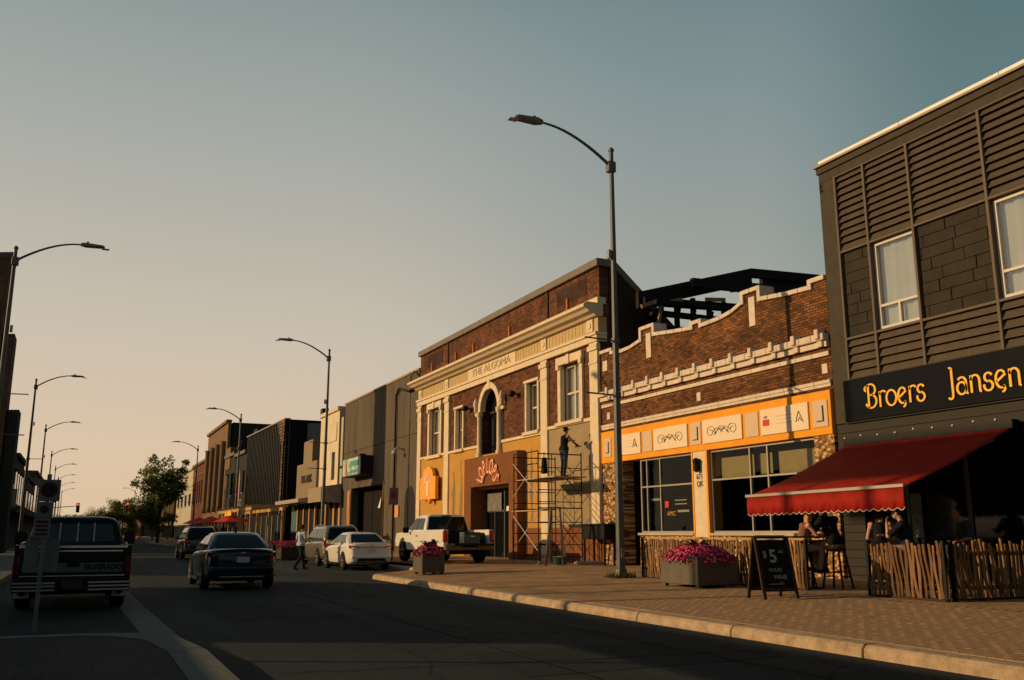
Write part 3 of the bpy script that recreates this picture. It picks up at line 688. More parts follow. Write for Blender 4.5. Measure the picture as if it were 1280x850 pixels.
for (p, q) in (((18.0,27.8,9.55),(18.5,27.8,9.75)),((18.9,27.8,9.75),(19.8,27.8,10.0)),((22.1,27.8,10.6),(23.3,27.8,10.85)),((20.9,27.8,10.12),(21.8,27.8,10.2))):
    build('broken_timber', MB().bar(p, q, .1, .14), rust, fr)
m = MB()
for (x, z) in ((18.3, 8.6), (19.6, 8.6), (21.0, 8.6)):
    m.bar((x, 27.95, z), (x+1.1, 27.95, z+.45), .03, .03); m.bar((x, 27.95, z+.45), (x+1.1, 27.95, z), .03, .03)
build('wire_brace', m, steel, fr)
build('white_duct', MB().box(17.55, 18.1, 25.6, 26.3, 7.6, 8.18).box(17.55, 18.15, 20.1, 20.9, 7.6, 8.13), mat('grey_sheet', (.35, .33, .30), .6, var=.1), fr)
# ================================================================ 3. two storey brick and cream hall (with the scaffold in front)
hall = thing('brick_hall', 'two storey brown brick hall with cream cornice, arched window and mustard ground floor', 'building', (22, 39, 0))
hbrick = brickmat('hall_brick', (0.175, 0.062, 0.030), (0.045, 0.022, 0.015), (0.075, 0.048, 0.032), w=.22, h=.08, blotch=.55)
H0, H1 = 29.15, 49.6
ops = [(46.0,47.7,5.45,8.0),(42.72,43.72,5.5,7.55),(37.95,40.55,4.9,8.4),(34.25,35.35,5.6,7.68),(30.6,32.2,5.68,7.95)]
build('upper_wall', wall_open(H0, H1, 4.0, 10.0, ops, 17.0, 17.45), hbrick, hall)
build('parapet_wall', MB().box(17.02, 17.4, H0, H1, 9.9, 11.33), hbrick, hall)
build('core', MB().box(17.9, 40, H0+.3, H1, .2, 9.0), dark, hall)
# sloped side parapet towards the shop
build('side_wall', MB().prism([(17.42,.2),(17.42,11.3),(17.6,11.3),(20.3,9.0),(23,8.9),(30,8.6),(30,.2)], 'y', 29.12, 29.42), brickmat('hall_brick_shaded', (.05,.03,.02), (.035,.022,.016), (.03,.022,.018), axes='xz'), hall)  # darker copy of the hall brick: the side wall's shade is put into its colour
capm = mat('parapet_cap', (0.17, 0.145, 0.12), 0.5, var=.12, vscale=2)
build('side_cap', MB().prism([(17.3,11.32),(17.62,11.34),(20.34,9.02),(23,8.92),(23,9.08),(20.38,9.2),(17.66,11.6),(17.3,11.6)], 'y', 29.04, 29.5), capm, hall)
n = 9; q = (H1+.1-H0+.1)/n
for k in range(n): build('parapet_cap', MB().box(16.88, 17.5, H0-.1+k*q+.004, H0-.1+(k+1)*q-.004, 11.335, 11.62), capm, hall, bevel=.01)
for d in (33.4, 45.1): build('parapet_joint', MB().box(16.96, 17.1, d-.06, d+.06, 10.2, 11.33), mat('rusty_strip', (.06, .035, .025), .8), hall)
for d in (31.6, 37.2, 41.5, 43.9, 47.5): build('rust_bracket', MB().box(16.93, 17.05, d-.05, d+.05, 10.14, 10.62), mat('rust_iron', (.42, .14, .045), .75, var=.2), hall)
for (a, b) in ((30.1, 32.6), (46, 48.4)): build('brick_panel', MB().box(17.0, 17.03, a, b, 10.45, 11.1), brickmat('panel_brick', (.075,.04,.028), (.055,.03,.02), (.03,.022,.02), blotch=.5), hall)
# entablature
build('parapet_band', MB().box(16.92, 17.3, H0-.02, H1+.02, 9.86, 10.13), cream, hall, bevel=.012)
build('cornice', MB().prism([(17.1,9.86),(16.42,9.86),(16.26,9.76),(16.26,9.66),(16.40,9.60),(16.50,9.50),(16.70,9.44),(16.78,9.36),(17.1,9.36)], 'y', H0-.12, H1+.12), cream, hall, bevel=.006)
frieze = mat('frieze_paint', (0.47, 0.36, 0.19), 0.8, var=.10, vscale=5)
build('frieze', MB().box(16.93, 17.3, H0-.01, H1+.01, 8.78, 9.36), frieze, hall)
build('architrave', MB().box(16.84, 17.3, H0-.04, H1+.04, 8.42, 8.66).box(16.78, 17.3, H0-.06, H1+.06, 8.665, 8.78), cream, hall, bevel=.008)
m = MB()
d = H0+.6
while d < H1-.6:
    if not 36.2 < d < 42.2: build('frieze_flute', MB().box(16.918, 16.94, d, d+.05, 8.82, 9.3), frieze, hall)
    d += .28
plq = build('name_plaque', MB().box(16.90, 17.0, 36.4, 42.0, 8.80, 9.34), cream, hall, bevel=.008)
letters('name_letters', 'THE ALGOMA', .50, (16.89, 39.2, 9.06), mat('plaque_letters', (.50, .40, .26), .8), plq, depth=.02, sx=1.45)
for d in (29.7, 33.6, 45.0, 49.2):
    build('frieze_medallion', MB().box(16.87, 17.0, d-.25, d+.25, 8.84, 9.32).lathe([(.13,-.02),(.13,.03)], (16.86, d, 9.08), 12, 'x'), cream, hall, bevel=.01)
for i, (a, b) in enumerate(((29.17,29.78),(33.32,33.92),(44.62,45.28),(49.0,49.58))):
    p = build('pilaster', MB().box(16.88, 17.02, a, b, .3 if i != 0 else 1.7, 8.415), cream, hall, bevel=.01)
    build('capital', MB().box(16.82, 17.0, a-.06, b+.06, 8.1, 8.3).box(16.85, 17.0, a-.03, b+.03, 7.6, 7.68), cream, p, bevel=.01)
# windows
wfr = mat('hall_window_frame', (0.60, 0.52, 0.38), 0.6, var=.08)
def hall_window(a, b, z0, z1, big):
    w = window(hall, a, b, z0, z1, 17.16, wfr, glass_up, fw=.09, mull=((a+b)/2,) if big else (), trans=((z0+z1)/2,), curtain=curt, depth=.1)
    s = .22 if big else .12
    m = MB().box(16.90, 17.1, a-s, a+.03, z0, z1+.02).box(16.90, 17.1, b-.03, b+s, z0, z1+.02).box(16.85, 17.1, a-s-.05, b+s+.05, z1+.02, z1+(.34 if big else .14))
    build('window_surround', m, cream, w, bevel=.01)
    if big: build('keystone', MB().box(16.80, 16.9, (a+b)/2-.12, (a+b)/2+.12, z1-.02, z1+.36).box(16.83, 17.0, a-s-.02, a-s+.2, z1-.15, z1+.1).box(16.83, 17.0, b+s-.2, b+s+.02, z1-.15, z1+.1), cream, w, bevel=.01)
    build('window_sill', MB().box(16.80, 17.1, a-s-.08, b+s+.08, z0-.14, z0), cream, w, bevel=.01)
hall_window(46.0,47.7,5.45,8.0,True); hall_window(42.72,43.72,5.5,7.55,False); hall_window(34.25,35.35,5.6,7.68,False); hall_window(30.6,32.2,5.68,7.95,True)
# arched centre window: spandrels, surround, columns
ac, ar, az0 = 39.25, 1.0, 7.05
aw = build('arch_surround', MB(), cream, hall) if False else None
m = MB(); pts_o = [(ac+(ar+.28)*math.cos(R(t)), az0+(ar+.28)*math.sin(R(t))) for t in range(0, 181, 12)]; pts_i = [(ac+ar*math.cos(R(t)), az0+ar*math.sin(R(t))) for t in range(0, 181, 12)]
for i in range(len(pts_o)-1):
    m.prism([pts_o[i], pts_o[i+1], pts_i[i+1], pts_i[i]], 'x', 16.82, 17.1)
m.box(16.80, 17.1, ac-.14, ac+.14, az0+ar-.05, az0+ar+.42)
arch = build('arched_window_surround', m, cream, hall, bevel=.008)
m = MB()
for i in range(len(pts_i)-1):
    (y0, z0), (y1, z1) = pts_o[i], pts_o[i+1]
    m.add([(17.0,y0,z0),(17.0,y1,z1),(17.0,y1,8.41),(17.0,y0,8.41)], [(0,1,2,3)])
m.box(17.0, 17.3, 37.95, ac-ar-.27, 4.9, 8.41).box(17.0, 17.3, ac+ar+.27, 40.55, 4.9, 8.41)
build('spandrel', m, hbrick, hall)
for s in (-1, 1):
    c = ac+s*(ar+.16)
    build('column', MB().lathe([(.17,4.9),(.17,5.05),(.13,5.1),(.12,6.75),(.15,6.8),(.18,6.9),(.18,7.03)], (16.88, c, 0), 12), cream, arch, smooth=True, auto=40)
    build('urn', MB().lathe([(.05,7.05),(.10,7.12),(.07,7.25),(.14,7.42),(.10,7.6),(.03,7.75)], (16.82, c+s*.35, 0), 10).box(16.84, 17.0, c+s*.35-.16, c+s*.35+.16, 6.9, 7.04), cream, arch, smooth=True, auto=40)
build('arched_pane', MB().prism([(p[0], p[1]) for p in pts_i] + [(ac-ar, 4.95), (ac+ar, 4.95)], 'x', 17.3, 17.32), darkglass, arch)
build('glazing_bar', MB().box(17.26, 17.30, ac-.03, ac+.03, 4.95, 8.0).box(17.26, 17.30, ac-ar, ac+ar, 6.95, 7.03), mat('dark_frame', (.05, .035, .025), .6), arch)
for (d, z) in ((41.9, 7.4), (36.4, 7.4)):
    build('flood_lamp', MB().box(16.8, 17.0, d-.03, d+.03, z-.03, z+.03).obox((16.7, d, z), (.22, .3, .22), Matrix.Rotation(.3, 3, 'Y')), black_metal, hall)
# ground floor
must = mat('mustard_stucco', (0.47, 0.255, 0.058), 0.85, var=.12, vscale=1.6, bump=.25, bscale=45)
patchy = mat('patched_stucco', (0.46, 0.27, 0.085), 0.9, col2=(0.27, 0.215, 0.14), vscale=1.1, bump=.3, bscale=40)
raw = mat('raw_stucco', (0.25, 0.20, 0.13), 0.9, col2=(0.34, 0.25, 0.14), vscale=1.5, bump=.3, bscale=40)
brown = mat('brown_stucco', (0.215, 0.085, 0.033), 0.85, col2=(0.155, 0.065, 0.03), vscale=1.3, bump=.25, bscale=40)
for (a, b, mt, nm) in ((45.28,49.0,must,'stucco_bay'),(41.45,44.62,must,'stucco_bay'),(33.92,35.6,must,'stucco_bay'),(33.925,37.9,must,'stucco_bay')):
    if nm and a == 33.925: continue
    build(nm, MB().box(16.95, 17.3, a, b, .3, 5.36), mt, hall)
build('stucco_bay', MB().box(16.952, 17.3, 35.6, 41.45, 3.4, 5.0), must, hall)
build('stucco_bay', MB().box(16.952, 17.3, 40.6, 41.45, 5.0, 5.36).box(16.952, 17.3, 35.6, 37.9, 5.0, 5.36), must, hall)
build('unpainted_bay', MB().box(16.95, 17.3, 29.78, 33.32, 1.6, 5.5), raw, hall)
for (a, b, z) in ((29.75,33.35,5.5),(33.9,37.9,5.38),(40.6,44.64,5.38),(45.26,49.02,5.38)):
    build('belt_course', MB().box(16.88, 17.1, a, b, z, z+.13), cream, hall, bevel=.01)
build('brown_dado', MB().box(16.90, 17.3, 29.0, 35.5, .28, 1.62), brown, hall, bevel=.01)
# grey painted figures on the mustard wall, still unfinished
gp = mat('grey_mural_paint', (0.20, 0.17, 0.12), 0.9, var=.2, vscale=3)
def blob(y, z0, z1, w, seed):
    r2 = random.Random(seed); n = 9; L1 = []; L2 = []
    for i in range(n):
        t = i/(n-1); ww = w*(.35+.65*math.sin(math.pi*min(1, t*1.15)))*r2.uniform(.6, 1.2); c = y+r2.uniform(-.06, .06)
        L1.append((c-ww/2, z0+(z1-z0)*t)); L2.append((c+ww/2, z0+(z1-z0)*t))
    return MB().prism(L1+L2[::-1], 'x', 16.944, 16.96)
for k, a in enumerate(((43.9,1.3,4.4,.45),(42.9,.9,4.95,.3),(42.2,1.0,4.0,.28),(34.9,1.8,4.9,.32),(34.3,1.9,4.2,.3))): build('mural_figure', blob(*a, k+3), gp, hall)
# entrance porch
por = build('entrance_porch', wall_open(35.5, 41.5, .28, 4.86, [(36.35,40.65,.2,3.5)], 16.55, 17.3), brown, hall, bevel=.012)
build('porch_back', MB().box(17.6, 17.7, 36.3, 40.7, .3, 3.5), dark, por)
dfr = mat('door_alu', (.10, .105, .10), .4, metal=.4)
build('door_frame', MB().box(17.3,17.42,36.35,36.45,.3,3.5).box(17.3,17.42,38.4,38.5,.3,3.5).box(17.3,17.42,40.55,40.65,.3,3.5).box(17.3,17.42,36.45,40.55,2.35,2.45).box(17.3,17.42,39.5,39.56,.3,2.35), dfr, por)
build('door_pane', MB().box(17.36,17.37,36.45,40.55,.3,3.5), darkglass, por)
build('notice', MB().box(17.26,17.28,38.7,40.3,2.4,3.2), mat('notice', (.16,.15,.13), .7, var=.4, vscale=6), por)
build('white_box', MB().box(16.75,16.95,36.36,36.75,.3,1.6), white_paint, por); build('white_lamp', MB().box(16.7,16.9,36.4,36.9,2.35,2.55), white_paint, por)
arcm = mat('arch_sign_letters', (0.78, 0.42, 0.26), .6, var=.08); arcd = mat('arch_sign_ground', (.30, .08, .04), .7)
asg = build('arch_sign', MB().prism([(38.5+1.25*math.cos(R(t)), 3.62+1.0*math.sin(R(t))) for t in range(0, 181, 10)] + [(38.5+.55*math.cos(R(t)), 3.62+.42*math.sin(R(t))) for t in range(180, -1, -20)], 'x', 16.50, 16.56), arcd, por)
for i, ch in enumerate('LOPLOPS'):
    t = 166 - i*25.3; sgn = -1
    me = text_mesh(ch, 1.0, .012, .012, .50); r_ = .85
    # angle measured in the facade plane: left of the sign is the far (+Y) end
    a_ = R(t); yy = 38.5 - 1.0*math.cos(a_)*.92; zz = 3.62 + .80*math.sin(a_)*.92
    me.transform(Matrix.Translation((16.485, yy, zz)) @ FACE_STREET @ Matrix.Rotation(R(t-90), 4, 'Z')); me.materials.clear(); me.materials.append(arcm)
    me.name = 'sign_letter'; link('sign_letter', me, asg)
# round-topped hanging sign
osg = mat('orange_sign', (.85, .30, .03), .55, col2=(.85, .42, .10), vscale=7)
sg = build('shaped_sign', MB().prism([(45.75,3.15),(46.55,3.15),(46.75,2.9),(46.95,3.15),(48.15,3.15),(48.15,4.3),(47.75,4.35)] + [(46.95+.8*math.cos(R(t)), 4.35+.52*math.sin(R(t))) for t in range(15, 166, 15)] + [(46.15,4.35),(45.75,4.3)], 'x', 16.62, 16.80), osg, hall, bevel=.01)
m = MB()
for t in range(10, 171, 20): m.prism([(46.95+.55*math.cos(R(t-6)), 4.0+.55*math.sin(R(t-6))), (46.95+.55*math.cos(R(t+6)), 4.0+.55*math.sin(R(t+6))), (46.95+.22*math.cos(R(t+4)), 4.0+.22*math.sin(R(t+4))), (46.95+.22*math.cos(R(t-4)), 4.0+.22*math.sin(R(t-4)))], 'x', 16.60, 16.63)
m.prism([(46.8,3.3),(47.1,3.3),(47.15,3.95),(46.95,4.2),(46.75,3.95)], 'x', 16.60, 16.63)
build('sign_figure', m, mat('sign_pale', (.85, .62, .45), .6), sg)

# ================================================================ 4. grey rendered building
grey = thing('grey_rendered_building', 'grey streaked render building with wide dark entrance and small picture sign', 'building', (22, 58, 0))
gr_m = mat('grey_render', (0.072, 0.062, 0.047), .9, col2=(0.135, 0.112, 0.08), vscale=1.3, streak=True, bump=.2, bscale=30)
build('wall', wall_open(49.75, 66.3, .2, 10.6, [(56.3,63.8,.1,4.4),(50.1,51.9,.1,3.1)], 17.0, 17.5), gr_m, grey)
build('core', MB().box(17.9, 36, 50, 66.3, .2, 10.3).box(17.5, 17.9, 49.8, 55.9, 4.5, 10.3), dark, grey)
build('parapet_cap', MB().box(16.94, 17.6, 49.7, 66.4, 10.603, 10.72), mat('rust_cap', (.34, .22, .13), .7, var=.2), grey)
build('band', MB().box(16.96, 17.1, 49.75, 66.3, 7.0, 7.06).box(16.95, 17.1, 56.0, 64.1, 4.41, 4.6), gr_m, grey)
build('entrance_back', MB().box(17.8, 17.85, 56.3, 63.8, .2, 4.4), dark, grey)
build('entrance_post', MB().box(16.93, 17.3, 63.85, 64.7, .2, 4.3).box(16.95, 17.3, 56.1, 56.28, .2, 4.4), mat('orange_brown_post', (.36, .20, .10), .8, var=.15), grey)
build('entrance_sign', MB().box(16.9, 16.94, 64.0, 64.6, 2.6, 4.1), mat('faded_red_board', (.45, .22, .14), .7, var=.2), grey)
arcpts = [(51.0+.9*math.cos(R(t)), 3.1+.95*math.sin(R(t))) for t in range(0, 181, 15)]
build('arched_door', MB().prism(arcpts + [(50.1,.2),(51.9,.2)], 'x', 16.98, 17.2), mat('door_dark', (.018, .016, .014), .5), grey)
build('drain_pipe', MB().tube([(16.9,53.8,.3),(16.9,53.8,9.6),(16.9,53.2,10.0),(16.85,51.2,9.55),(16.85,50.4,9.6)], .07, 8), black_metal, grey)
build('wall_lamp', MB().tube([(17.0,52.4,6.25),(16.6,52.4,6.35),(16.45,52.4,6.2)], .05, 6).ball((16.42,52.4,6.05), (.14,.2,.12)), mat('pale_lamp', (.5,.46,.4), .5), grey, smooth=True)
build('alarm_bell', MB().lathe([(.22,-.1),(.2,0),(.1,.03)], (16.95,54.8,3.3), 12, 'x'), mat('alarm_red', (.25,.05,.03), .5), grey)
build('notice', MB().box(16.93,16.96,52.9,53.6,2.3,3.0), mat('orange_notice', (.6,.28,.12), .7), grey)
bx = build('picture_sign', MB().box(16.15, 16.95, 58.6, 63.2, 5.1, 6.36), mat('sign_box_black', (.02,.02,.02), .5), grey)
pic = bpy.data.materials.new('picture_print'); pic.use_nodes = True
def print_mat(m, cols, scale):
    N = m.node_tree.nodes; L = m.node_tree.links; t = N.new('ShaderNodeTexCoord'); v = N.new('ShaderNodeTexVoronoi'); v.inputs['Scale'].default_value = scale
    r = N.new('ShaderNodeValToRGB'); r.color_ramp.interpolation = 'CONSTANT'
    s = N.new('ShaderNodeSeparateXYZ'); L.new(t.outputs['Object'], v.inputs['Vector']); L.new(v.outputs['Color'], s.inputs[0]); L.new(s.outputs[0], r.inputs[0])
    while len(r.color_ramp.elements) < len(cols): r.color_ramp.elements.new(.5)
    for i, c in enumerate(cols): r.color_ramp.elements[i].position = i/len(cols); r.color_ramp.elements[i].color = (*c, 1)
    b = N['Principled BSDF']; L.new(r.outputs[0], b.inputs['Base Color']); b.inputs['Roughness'].default_value = .5
print_mat(pic, [(.50,.50,.40),(.30,.42,.34),(.50,.50,.40),(.12,.32,.28)], 2.6)
build('picture_face', MB().box(16.13, 16.149, 58.66, 63.14, 5.16, 6.30), pic, bx)
build('picture_figure', MB().prism([(61.9,5.2),(62.5,5.2),(62.45,5.9),(62.3,6.15),(62.0,6.0)], 'x', 16.115, 16.135), mat('print_orange', (.75,.30,.05), .6), bx)
build('picture_lettering', MB().box(16.115,16.135,59.0,61.0,5.75,6.1).box(16.115,16.135,59.3,61.2,5.3,5.5), mat('print_teal', (.06,.30,.28), .6), bx)
build('sign_bracket', MB().box(16.6, 17.0, 60.5, 60.7, 6.36, 6.6), black_metal, bx)
build('wall_pennant', MB().prism([(59.2,3.0),(59.7,3.0),(59.0,3.7)], 'x', 17.7, 17.75), white_paint, grey)

# ================================================================ 5. cream narrow building
whb = thing('cream_building', 'narrow cream two storey building with dark ground floor beside the grey building', 'building', (20, 70, 0))
wh_m = mat('cream_wall', (.60, .52, .38), .8, var=.1, vscale=1.5, bump=.1)
build('wall', wall_open(68.0, 74.0, 4.6, 10.45, [(69.0,70.0,5.3,7.4)], 17.0, 17.5), wh_m, whb)
build('core', MB().box(17.8, 30, 66.5, 74, .2, 10.3).box(17.05, 17.8, 66.32, 67.98, .2, 10.5), mat('dark_wall', (.03,.028,.026), .9), whb)
build('strip_window', MB().box(16.98, 17.06, 66.7, 67.3, 6.2, 9.8).box(16.98,17.06,66.7,67.3,4.9,6.0), mat('pale_strip', (.40,.37,.30), .5), whb)
build('side_wall', MB().box(17.5, 30, 73.9, 74.0, .2, 10.4), mat('grey_siding_far', (.17,.165,.155), .8), whb)
build('cornice', MB().box(16.85, 17.6, 68.0, 74.1, 10.453, 10.75), wh_m, whb, bevel=.02)
build('roof_finial', MB().box(16.9, 17.4, 73.2, 74.0, 10.755, 11.2), black_metal, whb)
build('raised_panel', MB().box(16.94, 17.0, 68.6, 71.2, 8.2, 9.6), wh_m, whb, bevel=.02)
build('window', MB().box(17.2, 17.25, 69.0, 70.0, 5.3, 7.4), darkglass, whb)
build('shopfront', MB().box(17.1, 17.5, 66.4, 74.0, .2, 4.5), dark, whb)
for d in (66.7, 68.4, 71.0): build('shopfront_post', MB().box(16.95, 17.1, d, d+.5, .2, 3.6), mat('amber_post', (.42,.24,.11), .8, var=.1), whb)
build('shop_awning', MB().add([(17,66.6,4.9),(17,70.8,4.9),(15.5,70.8,4.65),(15.5,66.6,4.65),(15.5,66.6,3.6),(15.5,70.8,3.6),(17,70.8,3.5),(17,66.6,3.5)],
      [(0,1,2,3),(3,2,5,4),(0,3,4,7),(1,6,5,2)]), mat('tan_awning', (.30,.25,.19), .8, var=.15), whb)
# ================================================================ 6. tan panelled shop
tan = thing('tan_panel_shop', 'low tan board fronted shop with dark lettering and tall sign block', 'building', (20, 78, 0))
tn_m = mat('tan_boards', (.24, .185, .125), .8, var=.1)
build('core', MB().box(17.3, 28, 74.1, 84, .2, 7.0), mat('dim_wall', (.08,.075,.07), .9), tan)
k = 0; d = 74.1
while d < 81.5: build('facade_board', MB().box(16.8, 17.3, d+.01, d+.43, 4.25, 7.12), tn_m, tan); d += .44
build('sign_block', MB().box(16.9, 18.2, 76.3, 79.6, 7.13, 9.0), tn_m, tan, bevel=.02)
letters('shop_lettering', 'TU A&K', .85, (16.78, 77.6, 5.75), mat('dark_letters', (.02,.018,.016), .6), tan, depth=.03, bold=.03, sx=1.35)
build('canopy', MB().box(15.4, 17.0, 73.9, 83.5, 3.75, 4.05), mat('pale_canopy', (.34,.30,.24), .7), tan)
build('shopfront', MB().box(17.0, 17.3, 74.1, 84, .2, 3.7), dark, tan)
for d in (74.4, 76.4, 78.6, 81): build('shopfront_post', MB().box(16.9, 17.05, d, d+.35, .2, 3.6), MATS['amber_post'], tan)
build('window_sign', MB().box(16.92,16.98,81.4,83.6,1.4,3.2), mat('teal_board', (.05,.13,.14), .6, var=.2), tan)
# ================================================================ 7. black slatted building
blk = thing('black_slatted_building', 'tall black building with vertical slats and slanting roof line', 'building', (22, 98, 0))
bl_m = mat('black_slats', (.004, .004, .004), .6, var=.2, vscale=2)
build('wall', MB().prism([(88.5,.2),(111.2,.2),(111.2,12.3),(88.5,12.0)], 'x', 17.3, 22), mat('black_wall', (.008,.008,.008), .8), blk)
d = 88.6; k = 0
while d < 111:
    z1 = 12.0 + (d-88.5)*.013
    build('slat', MB().box(16.95 if k % 2 else 17.02, 17.3, d, d+.40, 3.2, z1 - (0 if k % 2 else .1)), bl_m, blk); d += .45; k += 1
lat = brickmat('lattice', (.34,.20,.10), (.05,.035,.025), (.02,.018,.016), w=.28, h=.3, ms=.05)
build('lattice_strip', MB().prism([(89.0,3.2),(89.8,3.2),(89.6,9.3),(92.5,12.06),(88.6,12.0),(89.0,9.0)], 'x', 16.88, 16.945), lat, blk)
build('roof_edge', MB().prism([(88.5,12.0),(111.2,12.3),(111.2,12.42),(88.5,12.12)], 'x', 16.85, 17.4), mat('pale_edge', (.30,.27,.22), .7), blk)
build('side_wall', MB().box(17.3, 19.0, 88.3, 88.49, .2, 11.95), MATS['black_wall'], blk)
build('grey_side_wall', MB().box(19.0, 30, 88.2, 88.49, .2, 11.7), MATS['grey_siding_far'], blk)
build('roof_hatch', MB().box(17.0, 18.0, 105, 107.5, 12.35, 12.8), bl_m, blk)
build('ground_floor', MB().box(17.05, 17.3, 88.6, 111, .2, 3.2), dark, blk)
for d in range(90, 111, 3): build('ground_floor_mullion', MB().box(16.96, 17.05, d, d+.3, .2, 3.0), mat('blue_mullion', (.16,.19,.21), .5), blk)
build('vertical_banner', MB().prism([(110.2,3.4),(111.0,3.4),(111.0,8.0),(110.6,8.6),(110.2,7.6)], 'x', 16.2, 16.3), mat('pink_banner', (.36,.20,.17), .8, var=.3), blk)
letters('banner_letters', 'BOO', 1.2, (16.1, 108.8, 4.6), mat('pale_letters', (.34,.30,.26), .8), blk, depth=.03)
# ================================================================ far row on the right
def far_building(name, label, D0, D1, Ht, wm, rows, wcol=None, cornice=None, X=17.0, deep_=14, ground=3.4, step=2.6, sidew=None, trimz=None):
    b = thing(name, label, 'building', (X+4, (D0+D1)/2, 0))
    gm = dark
    ops = []
    for (z0, z1) in rows:
        n = max(1, int((D1-D0-.8)//step)); q = (D1-D0-.8)/n
        for k in range(n): ops.append((D0+.4+q*k+q*.22, D0+.4+q*k+q*.78, z0, z1))
    build('wall', wall_open(D0, D1, ground, Ht, ops, X, X+.4), wm, b)
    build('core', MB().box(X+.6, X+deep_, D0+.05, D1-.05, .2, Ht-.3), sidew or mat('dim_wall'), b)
    for (a, c, z0, z1) in ops:
        w = build('window', MB().box(X+.2, X+.24, a, c, z0, z1), wcol or darkglass, b)
        build('window_sill', MB().box(X-.12, X+.2, a-.1, c+.1, z0-.16, z0-.005), cornice or wm, w)
    build('shopfront', MB().box(X+.15, X+.6, D0, D1, .2, ground), dark, b)
    n = max(2, int((D1-D0)//3.2))
    for k in range(n+1):
        d = D0+(D1-D0-.35)*k/n; build('shopfront_post', MB().box(X-.04, X+.14, d, d+.35, .2, ground), wm, b)
    build('shop_fascia', MB().box(X-.25, X+.3, D0, D1, ground-.7, ground+.003), cornice or wm, b)
    build('cornice', MB().box(X-.28, X+.45, D0-.04, D1+.04, Ht-.35, Ht+.06), cornice or wm, b)
    if trimz: build('string_course', MB().box(X-.1, X+.1, D0, D1, trimz, trimz+.2), cornice or wm, b)
    return b
fb = brickmat('far_brick', (.16,.06,.032), (.11,.045,.026), (.07,.045,.03), w=.3, h=.1, blotch=.4)
fdk = mat('far_dark_wall', (.022,.022,.022), .8, var=.2, vscale=.6); ftan = mat('far_tan_wall', (.165,.105,.06), .8, var=.15, vscale=.6); fpale = mat('far_pale_wall', (.42,.39,.32), .8, var=.1, vscale=.5)
far_building('dark_shop', 'dark low shop with slim upper windows between black slats and tower front', 111.3, 120, 10.9, fdk, ((6.0,8.6),), cornice=mat('far_grey_trim', (.14,.13,.12), .8))
b9 = far_building('dark_shop', 'dark shop with tan corner parapet left of the far street lamp', 120.1, 128.6, 11.3, fdk, ((6.0,8.8),), cornice=MATS['far_grey_trim'])
build('tan_parapet', MB().box(16.9, 17.5, 124.5, 128.5, 9.5, 12.3), ftan, b9)
build('vertical_sign', MB().box(15.9, 16.1, 119.2, 119.7, 3.9, 8.2), mat('pale_sign', (.45,.34,.24), .7), b9)
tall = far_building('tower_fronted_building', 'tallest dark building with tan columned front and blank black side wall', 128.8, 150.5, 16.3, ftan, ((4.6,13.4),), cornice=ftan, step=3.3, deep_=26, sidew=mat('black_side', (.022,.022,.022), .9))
for k in range(4): build('column', MB().lathe([(.55,4.2),(.5,5),(.45,13.2),(.6,13.6)], (16.85, 131+k*5.6, 0), 10), ftan, tall, smooth=True)
build('side_mark', MB().obox((18.6, 128.8, 12.9), (.5, .06, 1.6), Matrix.Rotation(.25, 3, 'Y')), mat('pale_mark', (.10,.10,.10), .9), tall)
far_building('brick_corner_block', 'orange brick two storey block beyond the tower fronted building', 150.6, 168.8, 12.6, fb, ((6.0,9.6),), cornice=ftan, trimz=10.6)
pb = far_building('pale_block', 'pale plain two storey block behind the street tree', 169, 197, 12.4, fpale, ((6.0,8.0),), step=6, trimz=9.2)
far_building('tan_far_block', 'tan far block seen under the tree crown', 198, 226, 9.5, ftan, ((5.4,7.6),), X=16.5)
far_building('dark_far_block', 'farthest dark block at the end of the right-hand row', 227, 262, 11.0, fdk, ((5.0,7.8),), X=15.5)
far_building('brick_far_block', 'small far brick block near the traffic signal', 263, 300, 8.5, fb, ((4.6,6.6),), X=14.5, step=5)
far_building('pale_far_block', 'smallest far pale block closing the right-hand row', 301, 360, 9.5, fpale, ((4.6,6.6),), X=13.0, step=7)

# ================================================================ left-hand side
lb = thing('brown_tower_block', 'tall brown brick block cut by the left edge of the picture', 'building', (-9, 70, 0))
S_ = TAZ
def sheared(x0, x1, d0, d1): return [(x1, d0), (x1, d1), (x0, d1 + (x1-x0)*S_), (x0, d0 + (x1-x0)*S_)]
build('wall', MB().prism(sheared(-12.5, -5.75, 67.5, 70.2), 'z', .1, 19.4), brickmat('brown_block', (.11,.06,.035), (.08,.045,.03), (.05,.04,.03), axes='xz'), lb)
build('roof_cap', MB().prism(sheared(-12.5, -5.6, 67.4, 70.3), 'z', 19.403, 19.75), mat('dim_wall'), lb)
build('stepped_bay', MB().prism(sheared(-6, -5.0, 67.3, 69.5), 'z', .15, 14.2), MATS['brown_block'], lb); build('entrance_bay', MB().prism(sheared(-6, -4.25, 67.1, 69.3), 'z', .15, 9.2), mat('black_side'), lb)
for z in (9.3, 6.1): build('dark_band', MB().prism(sheared(-12.4, -5.7, 67.35, 67.6), 'z', z, z+.9), mat('black_side'), lb)
far_l = [(78,90,6.6,'dark green'),(90.2,103,7.8,'charcoal'),(103.2,126,6.9,'slate'),(126.2,160,8.4,'brown'),(160.2,230,8.8,'dim')]
